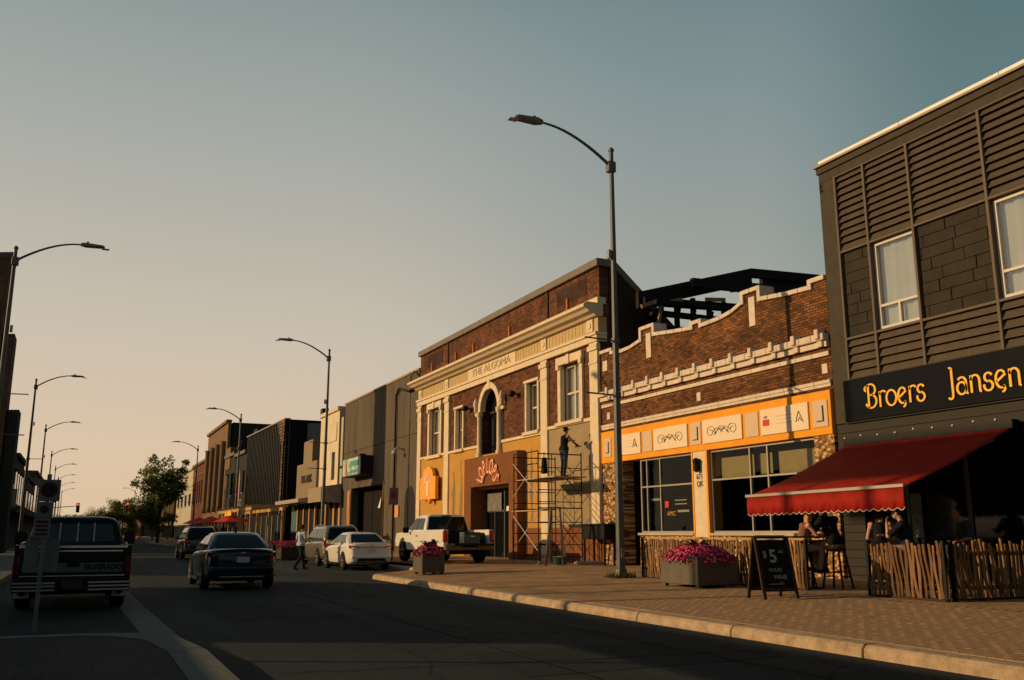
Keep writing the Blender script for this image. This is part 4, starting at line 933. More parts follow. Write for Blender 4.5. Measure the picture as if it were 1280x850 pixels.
for i, (a, b, h, nm) in enumerate(far_l):
    cm = mat('left_wall_%d' % i, ((.05,.055,.055),(.035,.037,.04),(.06,.058,.055),(.07,.05,.04),(.06,.06,.06))[i], .85, var=.2, vscale=.5)
    t = thing('left_shop', nm + (' shop front on the left behind the parking signs', ' stepped shop on the left beyond the first one', ' low shop on the left past the stepped one',
              ' shop on the left near the traffic signal', ' farthest shop row on the left')[i], 'building', (-9, (a+b)/2, 0))
    build('wall', MB().box(-14, -5.5, a, b, .15, h), cm, t)
    build('cornice', MB().box(-14, -5.25, a, b, h+.003, h+.35), cm, t)
    build('canopy', MB().box(-5.5, -4.4, a+.5, b-.5, 2.9, 3.15), cm, t)
    n = 4
    for k in range(n):
        d = a+(b-a)*(k+.2)/n; w = build('window', MB().box(-5.5, -5.46, d, d+(b-a)/n*.55, 3.9, h-1.2), darkglass, t)
        build('window_frame', MB().box(-5.46, -5.4, d-.1, d+(b-a)/n*.55+.1, 3.75, 3.88).box(-5.46, -5.4, d-.1, d+(b-a)/n*.55+.1, h-1.18, h-1.05), cm, w)
    if i == 0: build('hanging_sign', MB().box(-5.2,-4.5,a+.4,a+.5,3.3,4.6), mat('dim_sign', (.3,.3,.3), .7), t)
# low buildings out of the frame across the lot: their shadows lie on the road
def lot_building(label, x0, x1, d0, d1, h, mt):
    t = thing('lot_building', label, 'building', ((x0+x1)/2, (d0+d1)/2, 0))
    build('wall', MB().prism(sheared(x0, x1, d0, d1), 'z', 0, h-.3), mt, t); build('roof', MB().prism(sheared(x0-.1, x1+.05, d0-.05, d1+.05), 'z', h-.3+.003, h), mat('dim_wall'), t)
    for k in range(3):
        d = d0+(d1-d0)*(k+.25)/3; build('window', MB().box(x1-.05, x1+.02, d, d+(d1-d0)/7, 1.2, h-1.6), darkglass, t)
lot_building('plain low building across the left-hand lot, its shadow covers the near road', -20, -14, 21.3, 35.0, 6.66, fdk)
lot_building('longer low building across the left-hand lot, its shadow covers the far road', -20, -14, 42.5, 66, 6.1, ftan)
sh = thing('near_sun_blocker', 'added unseen sun shelter left of the camera with a thick flat roof', 'blocker', (-4.5, 14, 0))  # added out of view to shade the left sidewalk and near road
build('back_wall', MB().box(-4.2, -4.0, -2, 19.5, .0, 1.72), conc, sh); build('roof', MB().box(-4.9, -4.0, 10.5, 18.6, 3.22, 3.66), conc, sh)
for d in (10.8, 14.5, 18.3): build('post', MB().tube([(-4.5, d, 0), (-4.5, d, 3.22)], .05, 8), black_metal, sh)

# the street goes on behind the camera: rows out of the picture that close off the sky
for (nm, lab, x0, x1, d0, d1, h) in (('left_row_block', 'brick row on the left behind the camera', -20, -5.6, -60, 4, 12.5), ('right_row_block', 'row continuing right behind the camera', 17, 30, -60, 0.3, 11.5)):
    t = thing(nm, lab, 'building', ((x0+x1)/2, (d0+d1)/2, 0)); build('wall', MB().box(x0, x1, d0, d1, .1, h), mat('row_wall', (.05,.045,.04), .9, var=.2), t); build('roof', MB().box(x0-.1, x1+.1, d0-.1, d1+.05, h+.003, h+.3), mat('dim_wall'), t)
# ================================================================ street lamps
pole_m = mat('lamp_pole', (0.10, 0.105, 0.11), .5, metal=.35, var=.25, vscale=2)
def lamp_arm_path():
    pts = []
    for i in range(13):
        t = i/12; pts.append((-2.25*t, 0, 11.25 + .95*math.sin(t*math.pi/2)**.9 + .0*t))
    return pts
def make_lamp(detail=True):
    t = thing('street_lamp', 'x', 'street lamp')
    build('pole', MB().tube([(0,0,.02),(0,0,11.75)], [.12,.062], 8), pole_m, t)
    build('base_plate', MB().box(-.2,.2,-.2,.2,0,.03).lathe([(.17,.03),(.15,.22),(.13,.24)], n=8), pole_m, t)
    if detail:
        for a in range(4): build('base_bolt', MB().lathe([(.025,.03),(.025,.09)], (.15*(1 if a % 2 else -1), .15*(1 if a > 1 else -1), 0), 6), galv, t)
        build('hand_hole_cover', MB().box(-.05,.05,-.128,-.115,.5,.75), galv, t)
    build('pole_cap', MB().lathe([(.085,11.74),(.085,11.8),(.03,11.86)], n=8), pole_m, t)
    build('arm', MB().tube(lamp_arm_path(), [.05-.018*i/12 for i in range(13)], 8), pole_m, t, smooth=True)
    build('arm_clamp', MB().box(-.14,.1,-.1,.1,11.1,11.42), pole_m, t, bevel=.02)
    h = build('lamp_head', MB().add([(-2.17,-.06,12.26),(-2.17,.06,12.26),(-2.37,.15,12.27),(-2.97,.15,12.24),(-3.04,.08,12.22),(-3.04,-.08,12.22),(-2.97,-.15,12.24),(-2.37,-.15,12.27),
                                (-2.17,-.06,12.15),(-2.17,.06,12.15),(-2.37,.14,12.13),(-2.97,.14,12.16),(-3.04,.07,12.17),(-3.04,-.07,12.17),(-2.97,-.14,12.16),(-2.37,-.14,12.13)],
                               [tuple(range(8)), tuple(range(15,7,-1))] + [(i,(i+1) % 8,8+(i+1) % 8,8+i) for i in range(8)]), mat('lamp_head_grey', (.16,.165,.17), .5), t, bevel=.015)
    build('photocell', MB().lathe([(.04,12.25),(.04,12.33),(.02,12.36)], (-2.42,0,0), 8), black_metal, h)
    build('lens', MB().box(-2.94,-3.2,-.1,.1,12.11,12.128), mat('lamp_lens', (.35,.36,.36), .3), h)
    for z in (6.25, 4.75):
        b = build('banner_arm', MB().tube([(-.06,0,z),(-.95,0,z+.02)], .022, 6), pole_m, t)
        build('arm_collar', MB().lathe([(.125,z-.06),(.125,z+.06)], n=8), pole_m, b)
    build('strap_box', MB().box(-.19,-.1,-.07,.07,8.55,8.8), galv, t)
    return t
lamp0 = make_lamp(); lamps_r = [(12.8,21.1),(12.6,53.5),(12.6,87.3),(12.6,122),(12.5,156),(12.4,190),(12.2,224),(12,258)]
rl = ['tall street lamp in front of the brick shop, nearest and largest', 'street lamp standing by the cream building behind the parked silver utility car', 'street lamp in front of the dark shops beyond the red umbrellas',
      'street lamp beside the orange brick corner block', 'street lamp with its head just over the top of the street tree', 'street lamp head showing left of the street tree top', 'small far street lamp second left of the street tree', 'smallest far lamp on the right-hand side']
for i, (x, y) in enumerate(lamps_r):
    o = lamp0 if i == 0 else copy_tree(lamp0); tag(o, rl[i], 'street lamp', 'street lamps along the right sidewalk'); place(o, (x, y, gz(x)))
ll = ['nearest left-hand street lamp with its pole against the brown block', 'second left-hand street lamp, its arm below the nearest lamp', 'third street lamp along the left sidewalk', 'fourth street lamp along the left sidewalk, above the parking sign',
      'fifth street lamp along the left sidewalk', 'sixth small street lamp on the left', 'seventh small street lamp on the left', 'smallest far street lamp on the left']
for i, (x, y) in enumerate(((-3.1,38),(-3.7,72),(-4.0,103),(-4.3,137),(-4.5,168),(-4.7,200),(-4.9,232),(-5.1,265))):
    o = copy_tree(lamp0); tag(o, ll[i], 'street lamp', 'street lamps along the left sidewalk'); place(o, (x, y, .15), math.pi)

# ================================================================ vehicles
def wheel(par, x, y, r=.33, w=.2, side=-1, rimm=None):
    ty = build('wheel', MB().lathe([(r*.62,-w/2),(r*.93,-w/2),(r,-w/2+.03),(r,w/2-.03),(r*.93,w/2),(r*.62,w/2)], (x, y, r), 24, 'x'), rubber, par, smooth=True, auto=35)
    xo = x + side*(w/2-.005); m = MB().lathe([(r*.66,-.012),(r*.66,.012)], (xo-side*.03, y, r), 20, 'x').lathe([(r*.16,-.03),(r*.16,.03)], (xo-side*.01, y, r), 12, 'x')
    rm = rimm or mat('rim_dark', (.03,.03,.03), .5)
    d = build('rim', m, rm, ty)
    m = MB()
    for k in range(5):
        a = R(72*k+18); m.bar((xo, y+.1*r*math.cos(a), r+.1*r*math.sin(a)), (xo, y+.64*r*math.cos(a), r+.64*r*math.sin(a)), .03, .07)
    build('spokes', m, mat('rim_silver', (.45,.45,.45), .3, metal=.8), ty)
    return ty
def loft(stations, nsec):
    m = MB(); k = len(stations[0]); vs = [p for s in stations for p in s]
    fs = [(i*k+j, i*k+(j+1) % k, (i+1)*k+(j+1) % k, (i+1)*k+j) for i in range(len(stations)-1) for j in range(k)]
    fs += [tuple(range(k))[::-1], tuple(range((len(stations)-1)*k, len(stations)*k))]
    return m.add(vs, fs)
def body_section(y, w, zb, zs, zt):
    h = [(0,zb),(w*.82,zb),(w*.95,zb+.05),(w*.995,zb+.2),(w,zb+.55*(zs-zb)),(w*.985,zs-.06),(w*.93,zs),(w*.72,zs+(zt-zs)*.6),(0,zt)]
    return [(x,y,z) for x, z in h] + [(-x,y,z) for x, z in h[-2:0:-1]]
def ring(y0, y1, w, z, rad=.22, n=4, bow=.06):
    pts = []
    for (cx, cy, a0) in ((w-rad, y0+rad, -90), (w-rad, y1-rad, 0), (-w+rad, y1-rad, 90), (-w+rad, y0+rad, 180)):
        for i in range(n+1):
            a = R(a0+90*i/n); pts.append((cx+rad*math.cos(a), cy+rad*math.sin(a), z))
    return pts
def car(name, label, cat, st, gh, paint, wheels, wr=.33, W=.89, tail=None, glass_m=None, extras=None):
    t = thing(name, label, cat)
    bd = build('body', loft([body_section(*s) for s in st], 0), paint, t, smooth=True)
    sb = bd.modifiers.new('sub', 'SUBSURF'); sb.levels = 1; sb.render_levels = 2
    (ya, yd, wb, zb), (yb, yc, wt, zt) = gh
    rings = []
    for k in range(7):
        f = k/6; bul = math.sin(f*math.pi/2)
        rings.append(ring(ya+(yb-ya)*f, yd+(yc-yd)*f, wb+(wt-wb)*(f**1.4), zb+(zt-zb)*(f**.93), rad=.14+.12*f))
    rings.append(ring(yb+.25, yc-.25, wt*.6, zt+.035, rad=.2)); 
    cb = build('cabin', loft(rings, 0), paint, t, smooth=True)
    def pt(side, u, f):   # a point just outside the cabin shell
        y0, y1 = ya+(yb-ya)*f, yd+(yc-yd)*f; w = wb+(wt-wb)*(f**1.4); z = zb+(zt-zb)*(f**.93)
        if side == 'rear': return (u*(w-.02), y0 - .012 + .05*(u*u)*0, z)
        if side == 'front': return (u*(w-.02), y1+.012, z)
        s = -1 if side == 'left' else 1
        return (s*(w+.010), y0+(y1-y0)*u, z)
    def pane(nm, side, u0, u1, f0=.10, f1=.86, sk0=0, sk1=0):
        vs = []; nu, nf = 8, 4
        for j in range(nf+1):
            f = f0+(f1-f0)*j/nf
            for i in range(nu+1):
                u = (u0+sk0*j/nf)+((u1+sk1*j/nf)-(u0+sk0*j/nf))*i/nu
                vs.append(pt(side, u, f))
        fs = [(j*(nu+1)+i, j*(nu+1)+i+1, (j+1)*(nu+1)+i+1, (j+1)*(nu+1)+i) for j in range(nf) for i in range(nu)]
        return build(nm, MB().add(vs, fs), glass_m or carglass, t, smooth=True)
    pane('rear_window', 'rear', -.84, .84, .08, .88); pane('windscreen', 'front', -.84, .84)
    for s in ('left', 'right'):
        pane('side_window', s, .10, .47, .12, .84, .03, 0); pane('side_window', s, .51, .90, .12, .84, 0, -.03)
    for s, nm in ((-1, 'left'), (1, 'right')):
        for y in wheels:
            m = MB()
            pr = [(0,0)] + [((wr+.06)*math.cos(R(a)), (wr+.06)*math.sin(R(a))) for a in range(-20, 201, 20)]
            m.prism([(y+p[0], wr+p[1]) for p in pr[1:]], 'x', s*(W-.10), s*(W+.004))
            build('wheel_arch', m, rubber, t)
            wheel(t, s*(W-.085), y, wr, .2, s)
        mr = build('door_mirror', MB().obox((s*(wb+.16), yd-.55, zb+.08), (.2,.1,.14)), paint, t, bevel=.03, seg=2)
        build('side_trim', MB().box(s*(W-.03) if s < 0 else W-.03, s*(W+.006) if s < 0 else W+.006, wheels[0]+.45, wheels[1]-.45, .2, .28) if s > 0 else MB().box(-(W+.006), -(W-.03), wheels[0]+.45, wheels[1]-.45, .2, .28), rubber, t)
    if extras: extras(t)
    return t
SED = [(0.0,.62,.36,.84,.90),(.03,.74,.30,.94,1.0),(.22,.85,.24,1.0,1.065),(.55,.885,.20,1.01,1.06),(1.0,.89,.18,.99,1.03),(1.8,.89,.17,.97,1.0),(2.7,.89,.17,.95,.98),(3.3,.885,.17,.92,.97),(4.0,.86,.18,.84,.89),(4.42,.78,.20,.72,.77),(4.62,.56,.28,.58,.62)]
GH = ((.52,3.45,.80,.97),(1.35,2.45,.585,1.415))
tl_red = mat('tail_light', (.45,.012,.008), .2, coat=.8); tl_dark = mat('tail_light_dark', (.13,.008,.008), .2, coat=.8); plate_m = mat('licence_plate', (.45,.48,.50), .5, var=.1)
def sedan_tail(paint, lights, insert):
    def f(t):
        for s in (-1, 1):
            l = build('tail_light', MB().add([(s*.50,-.005,.90),(s*.74,.02,.93),(s*.86,.20,.955),(s*.86,.20,.85),(s*.76,.01,.80),(s*.50,-.015,.85)] + [(s*.50,.1,.90),(s*.74,.14,.93),(s*.80,.26,.955),(s*.80,.26,.85),(s*.72,.14,.80),(s*.50,.1,.85)],
                  [(0,1,2,3,4,5),(6,11,10,9,8,7)] + [(i,(i+1) % 6,6+(i+1) % 6,6+i) for i in range(6)]), lights, t)
        build('light_bar', MB().box(-.5,.5,-.012,.05,.865,.89), lights, t)
        build('bumper_insert', MB().prism([(-.62,.30),(.62,.30),(.52,.46),(-.52,.46)], 'y', -.022, .2), rubber, t)
        build('bumper', MB().box(-.78,.78,-.03,.25,.455,.60), paint, t, bevel=.05, seg=3)
        build('diffuser_trim', MB().box(-.55,.55,-.03,.0,.33,.352), insert, t)
        build('licence_plate', MB().box(-.155,.155,-.022,.0,.69,.83), plate_m, t)
        build('trunk_badge', MB().box(-.06,.06,.0,.02,.915,.945), chrome, t)
        build('roof_fin', MB().prism([(1.5,1.44),(1.72,1.44),(1.52,1.53)], 'x', -.02, .02), rubber, t)
        build('trunk_lip', MB().box(-.7,.7,.02,.16,1.035,1.06), paint, t, bevel=.012)
        for s in (-1, 1): build('door_handle', MB().obox((s*.895,1.75,.84),(.03,.2,.035)), paint, t, bevel=.01)
    return f
blue = mat('blue_car_paint', (.006,.022,.045), .28, metal=.4, coat=.6); wht = mat('white_car_paint', (.72,.69,.64), .3, coat=.8)
c1 = car('parked_sedan', 'white sedan parked by the kerb behind the grey utility car', 'car', SED, GH, wht, (.95,3.62), extras=sedan_tail(wht, tl_red, galv)); place(c1, (10.2, 35.0, .004))
c2 = car('driving_sedan', 'dark blue sedan driving away in the middle of the road', 'car', SED, GH, blue, (.95,3.62), extras=sedan_tail(blue, tl_dark, chrome)); place(c2, (3.83, 24.7, .004))
SUVS = [(0.0,.66,.42,.98,1.03),(.04,.80,.34,1.04,1.08),(.2,.90,.28,1.06,1.09),(.8,.93,.25,1.06,1.09),(2.0,.93,.24,1.04,1.07),(3.2,.93,.24,1.02,1.06),(3.5,.92,.24,1.0,1.05),(4.1,.90,.26,.94,1.0),(4.55,.82,.28,.84,.88),(4.7,.6,.36,.66,.7)]
GHS = ((.05,3.75,.84,1.05),(.42,2.85,.66,1.68))
def suv_extras(paint):
    def f(t):
        for s in (-1, 1):
            build('tail_light', MB().obox((s*.80,.03,.96),(.16,.12,.26)), tl_red, t, bevel=.03, seg=2)
            build('roof_rail', MB().tube([(s*.62,.7,1.70),(s*.63,1.2,1.75),(s*.63,2.2,1.75),(s*.62,2.7,1.70)], .022, 6), galv, t)
        build('bumper', MB().box(-.86,.86,-.05,.25,.38,.62), paint, t, bevel=.06, seg=3)
        build('bumper_step', MB().box(-.7,.7,-.06,.0,.36,.44), rubber, t); build('licence_plate', MB().box(-.155,.155,-.03,.0,.75,.89), plate_m, t)
        build('rear_wiper', MB().bar((0,.05,1.12),(.35,.13,1.2),.02,.02), rubber, t)
    return f
sg_m = mat('silver_green_paint', (.20,.19,.155), .3, metal=.5, coat=.8); dk_m = mat('black_car_paint', (.012,.012,.014), .25, coat=1.0)
c3 = car('parked_utility_car', 'grey green utility car parked in front of the white sedan', 'car', SUVS, GHS, sg_m, (.95,3.75), .36, .93, extras=suv_extras(sg_m)); place(c3, (10.4, 40.0, .004))
c4 = car('distant_utility_car', 'black utility car ahead of the blue sedan up the road', 'car', SUVS, GHS, dk_m, (.95,3.75), .36, .93, extras=suv_extras(dk_m)); place(c4, (6.0, 53, .004))

# white work pickup, tailgate down
def rbox(x0, x1, y0, y1, z0, z1): return MB().box(x0, x1, y0, y1, z0, z1)
def pickup(label, paint, inner, name='work_pickup'):
    t = thing(name, label, 'pickup')
    for s in (-1, 1):
        a, b = sorted((s*.82, s*.99))
        pr = [(0.02,.62),(.62,.62)] + [(1.05+.46*math.cos(R(q)), .44+.46*math.sin(R(q))) for q in range(160, 19, -20)] + [(1.48,.62),(2.05,.50),(2.05,1.22),(0.02,1.24)]
        build('bed_side', MB().prism(pr, 'x', a, b), paint, t, bevel=.03, seg=2)
        build('wheel_arch', MB().prism([(1.05+.47*math.cos(R(q)), .44+.47*math.sin(R(q))) for q in range(-10, 191, 20)], 'x', *(sorted((s*.70, s*.93)))), rubber, t)
        wheel(t, s*.87, 1.05, .40, .26, s); wheel(t, s*.87, 4.6, .40, .26, s)
        build('tail_light', MB().box(*sorted((s*.84, s*1.0)), -.02, .12, .78, 1.20), tl_red, t, bevel=.02)
        pr = [(2.08,.45),(4.05,.45)] + [(4.6+.48*math.cos(R(q)), .44+.48*math.sin(R(q))) for q in range(170, 9, -20)] + [(5.45,.55),(5.55,.8),(5.4,1.10),(4.2,1.17),(2.08,1.2)]
        build('cab_side', MB().prism(pr, 'x', *sorted((s*.84, s*.985))), paint, t, bevel=.03, seg=2)
        build('door_mirror', MB().obox((s*1.15,3.75,1.22),(.24,.12,.22)), rubber, t, bevel=.03)
        build('door_handle', MB().obox((s*.995,2.9,1.0),(.03,.18,.035)), rubber, t)
    build('bonnet', MB().box(-.86,.86,3.9,5.45,.5,1.12), paint, t, bevel=.06, seg=2)
    build('bed_floor', MB().box(-.83,.83,0.02,2.05,.66,.72), inner, t)
    build('bed_front', MB().box(-.83,.83,1.98,2.06,.5,1.22), inner, t)
    build('tailgate', MB().box(-.80,.80,-.56,-.0,.66,.74), inner, t, bevel=.02)
    build('bumper', MB().box(-.97,-.3,-.16,.08,.50,.70).box(.3,.97,-.16,.08,.50,.70).box(-.3,.3,-.15,.08,.50,.62), chrome if inner is None else mat('satin_bumper', (.20,.185,.16), .35, metal=.6), t, bevel=.02)
    build('chassis', MB().box(-.7,.7,.2,5.2,.34,.5), rubber, t); build('tow_hitch', MB().box(-.06,.06,-.25,.1,.40,.48), rubber, t)
    rings = [ring(2.08,4.15,.93,1.16,.1,3), ring(2.12,3.95,.90,1.35,.1,3), ring(2.26,3.45,.80,1.72,.12,3), ring(2.34,3.25,.74,1.80,.16,3), ring(2.6,3.0,.5,1.84,.15,3)]
    build('cab', loft(rings, 0), paint, t, smooth=True, auto=50)
    build('rear_window', MB().add([(-.84,2.07,1.23),(.84,2.07,1.23),(.735,2.25,1.735),(-.735,2.25,1.735)], [(0,1,2,3)]), carglass, t)
    for s in (-1, 1):
        for (y0, y1, y2, y3) in ((2.35,2.95,2.95,2.42),(3.02,3.9,3.4,3.02)):
            build('side_window', MB().add([(s*.945,y0,1.24),(s*.945,y1,1.24),(s*.835,y2,1.68),(s*.835,y3,1.68)], [(0,1,2,3)]), carglass, t)
    build('cab_brake_light', MB().box(-.2,.2,2.26,2.30,1.755,1.79), tl_dark, t)
    return t
tk = pickup('white pickup with its tailgate down parked on the sidewalk by the scaffold', wht, mat('bed_liner', (.015,.015,.015), .8)); place(tk, (13.05, 32.2, gz(13.0)), R(1.0))
tx = thing('tool_box', 'grey lidded box standing in the bed of the white pickup', 'box'); build('case', MB().box(-.32,.32,-.22,.22,0,.34), mat('tool_case_grey', (.13,.14,.14), .6), tx, bevel=.02); build('lid', MB().box(-.34,.34,-.24,.24,.345,.42), mat('tool_lid', (.10,.105,.10), .6), tx, bevel=.02)
build('handle', MB().box(-.09,.09,-.27,-.24,.24,.30), white_paint, tx); build('white_side', MB().box(-.345,-.322,-.2,.2,.03,.32), white_paint, tx); place(tx, (13.2, 32.45, gz(13.0)+.725))
tr = thing('tarp_bundle', 'dark bundle with a green cord heaped in the pickup bed', 'bundle')
mm_ = MB(); 
for k in range(7): mm_.ball((rnd.uniform(-.25,.25), rnd.uniform(-.25,.25), .1+rnd.uniform(0,.18)), (.2,.22,.16), 8, 6)
build('tarp', mm_, mat('dark_tarp', (.02,.022,.024), .8, var=.3), tr, smooth=True)
build('green_cord', MB().tube([(.22*math.cos(a*.9)+.05, -.32+.05*math.sin(a*1.7), .12+.05*math.sin(a*2.3)) for a in range(14)], .022, 6), mat('green_cord', (.05,.22,.13), .6), tr); place(tr, (13.63, 32.85, gz(13.0)+.725))

# old dark pickup on the left, seen from behind
op = thing('old_pickup', 'dark square bodied pickup parked on the left seen from behind', 'pickup')
odk = mat('old_truck_paint', (.006,.008,.009), .35, coat=.2, var=.2); trim = mat('truck_trim', (.12,.14,.15), .4, metal=.4, var=.1)
for s in (-1, 1):
    pr = [(0.0,.55),(.75,.55)] + [(1.15+.45*math.cos(R(q)), .42+.45*math.sin(R(q))) for q in range(160, 19, -20)] + [(1.6,.55),(2.3,.5),(2.3,1.18),(0.0,1.20)]
    build('bed_side', MB().prism(pr, 'x', *sorted((s*.80, s*1.0))), odk, op, bevel=.04, seg=2)
    wheel(op, s*.84, 1.15, .39, .26, s); wheel(op, s*.84, 4.6, .39, .26, s)
    build('tail_light', MB().box(*sorted((s*.90, s*1.01)), -.025, .08, .68, 1.0), tl_dark, op, bevel=.015)
    build('bed_rail', MB().tube([(s*.9,.1,1.235),(s*.9,2.2,1.235)], .022, 6), chrome, op)
    build('cab_side', MB().prism([(2.32,.45),(4.1,.45),(4.12,.9),(5.3,.9),(5.45,.7),(5.45,1.08),(4.1,1.16),(2.32,1.18)], 'x', *sorted((s*.82, s*.985))), odk, op, bevel=.03)
    build('door_mirror', MB().obox((s*1.12,3.9,1.32),(.24,.1,.28)), odk, op, bevel=.03)
    fl = build('mud_flap', MB().box(*sorted((s*.70, s*.99)), .60, .615, .20, .62), rubber, op)
    pl_ = build('flap_plate', MB().box(*sorted((s*.72, s*.98)), .585, .6, .22, .36), white_paint, fl)
    build('flap_emblem', MB().prism([(s*.85+p[0]*.09, .29+p[1]*.05) for p in ((-1,-.1),(-.45,-.1),(-.5,-.55),(.35,-.55),(.4,-.1),(1,-.1),(.95,.25),(.45,.25),(.5,.65),(-.35,.65),(-.4,.25),(-.95,.25))], 'y', .57, .586), mat('emblem_black', (.01,.01,.01), .5), pl_)
tg = build('tailgate', MB().box(-.88,.88,-.01,.06,.58,1.18), odk, op, bevel=.02)
build('chrome_strip', MB().box(-.92,.92,-.05,.0,1.145,1.20), chrome, tg, bevel=.01); build('chrome_strip', MB().box(-.84,.84,-.03,.0,1.085,1.11), chrome, tg)
tp = build('trim_panel', MB().box(-.86,.86,-.03,-.008,.70,.88), trim, tg, bevel=.01)
letters('tailgate_lettering', 'SILVERADO', .13, (.52, -.034, .80), mat('emblem_black'), tp, FACE_CAM, depth=.006, bold=.004)
build('tailgate_handle', MB().box(-.1,.1,-.05,-.03,.81,.88), rubber, tp); build('lower_strip', MB().box(-.9,.9,-.035,.0,.635,.655), chrome, tg)
bm_ = build('bumper', MB().box(-1.0,1.0,-.20,.02,.36,.60), odk, op, bevel=.03)
for s in (-1, 1):
    for z in (.385,.45,.515): build('bumper_strip', MB().box(*sorted((s*.28, s*.98)), -.225,-.2,z,z+.03), chrome, bm_)
build('licence_plate', MB().box(-.17,.17,-.215,-.2,.42,.57), mat('dim_plate', (.06,.06,.06), .6), bm_); build('bumper_sticker', MB().box(-.55,-.28,-.232,-.226,.45,.50), mat('sticker_gold', (.35,.27,.12), .6), bm_)
build('chassis', MB().box(-.7,.7,.2,5.2,.30,.5), rubber, op); build('bed_floor', MB().box(-.82,.82,.05,2.3,.62,.68), rubber, op)
build('bonnet', MB().box(-.88,.88,4.0,5.4,.6,1.1), odk, op, bevel=.06)
build('cab', loft([ring(2.32,4.3,.93,1.16,.08,3), ring(2.36,4.1,.90,1.32,.08,3), ring(2.46,3.65,.80,1.66,.12,3), ring(2.54,3.5,.72,1.74,.18,3), ring(2.75,3.25,.5,1.78,.2,3)], 0), odk, op, smooth=True, auto=50)
rw = build('rear_window', MB().add([(-.76,2.325,1.25),(.76,2.325,1.25),(.68,2.43,1.62),(-.68,2.43,1.62)], [(0,1,2,3)]), carglass, op)
for x in (-.32, .02, .34): build('window_bar', MB().bar((x,2.30,1.24),(x,2.42,1.64),.022,.022), mat('white_bar', (.5,.5,.48), .5), rw)
for s in (-1, 1): build('side_window', MB().add([(s*.945,2.5,1.24),(s*.945,3.95,1.24),(s*.83,3.55,1.62),(s*.83,2.55,1.62)], [(0,1,2,3)]), carglass, op)
place(op, (-.06, 19.6, .004))

# ================================================================ people
def capsule(m, a, b, ra, rb=None, n=10):
    rb = ra if rb is None else rb; a = Vector(a); b = Vector(b); m.tube([a, a+(b-a)*.33, a+(b-a)*.67, b], [ra, ra+(rb-ra)*.33, ra+(rb-ra)*.67, rb], n); m.ball(a, ra, n, 6); m.ball(b, rb, n, 6)
def soft(name, mb, material, par, vox=.011, it=4):
    o = build(name, mb, material, par, smooth=True)
    r = o.modifiers.new('remesh', 'REMESH'); r.mode = 'VOXEL'; r.voxel_size = vox; r.use_smooth_shade = True
    s = o.modifiers.new('smooth', 'SMOOTH'); s.iterations = it; s.factor = .5
    return o
def hand(m, w, d, up, s=1.0, curl=.5):
    """palm and five fingers growing from the wrist w in direction d"""
    w = Vector(w); d = Vector(d).normalized(); up = Vector(up); up = (up-d*up.dot(d)).normalized(); x = d.cross(up)
    for q in (-.028, 0, .028): capsule(m, w+x*q*.7*s, w+d*.085*s+x*q*s, .017*s, .015*s, 8)
    for q, L in ((-.033,.065),(-.011,.078),(.011,.074),(.033,.056)):
        b = w+d*.088*s+x*q*s; k = b+d*L*.5*s-up*.012*s; e = k+(d*(1-curl)-up*curl*1.2).normalized()*L*.55*s
        capsule(m, b, k, .0095*s, .009*s, 6); capsule(m, k, e, .009*s, .0075*s, 6)
    b = w+d*.03*s-x*.034*s; k = b+(d*.6-x*.9-up*.2).normalized()*.045*s; capsule(m, b, k, .012*s, .011*s, 6); capsule(m, k, k+(d-x*.2-up*.4).normalized()*.032*s, .0105*s, .009*s, 6)
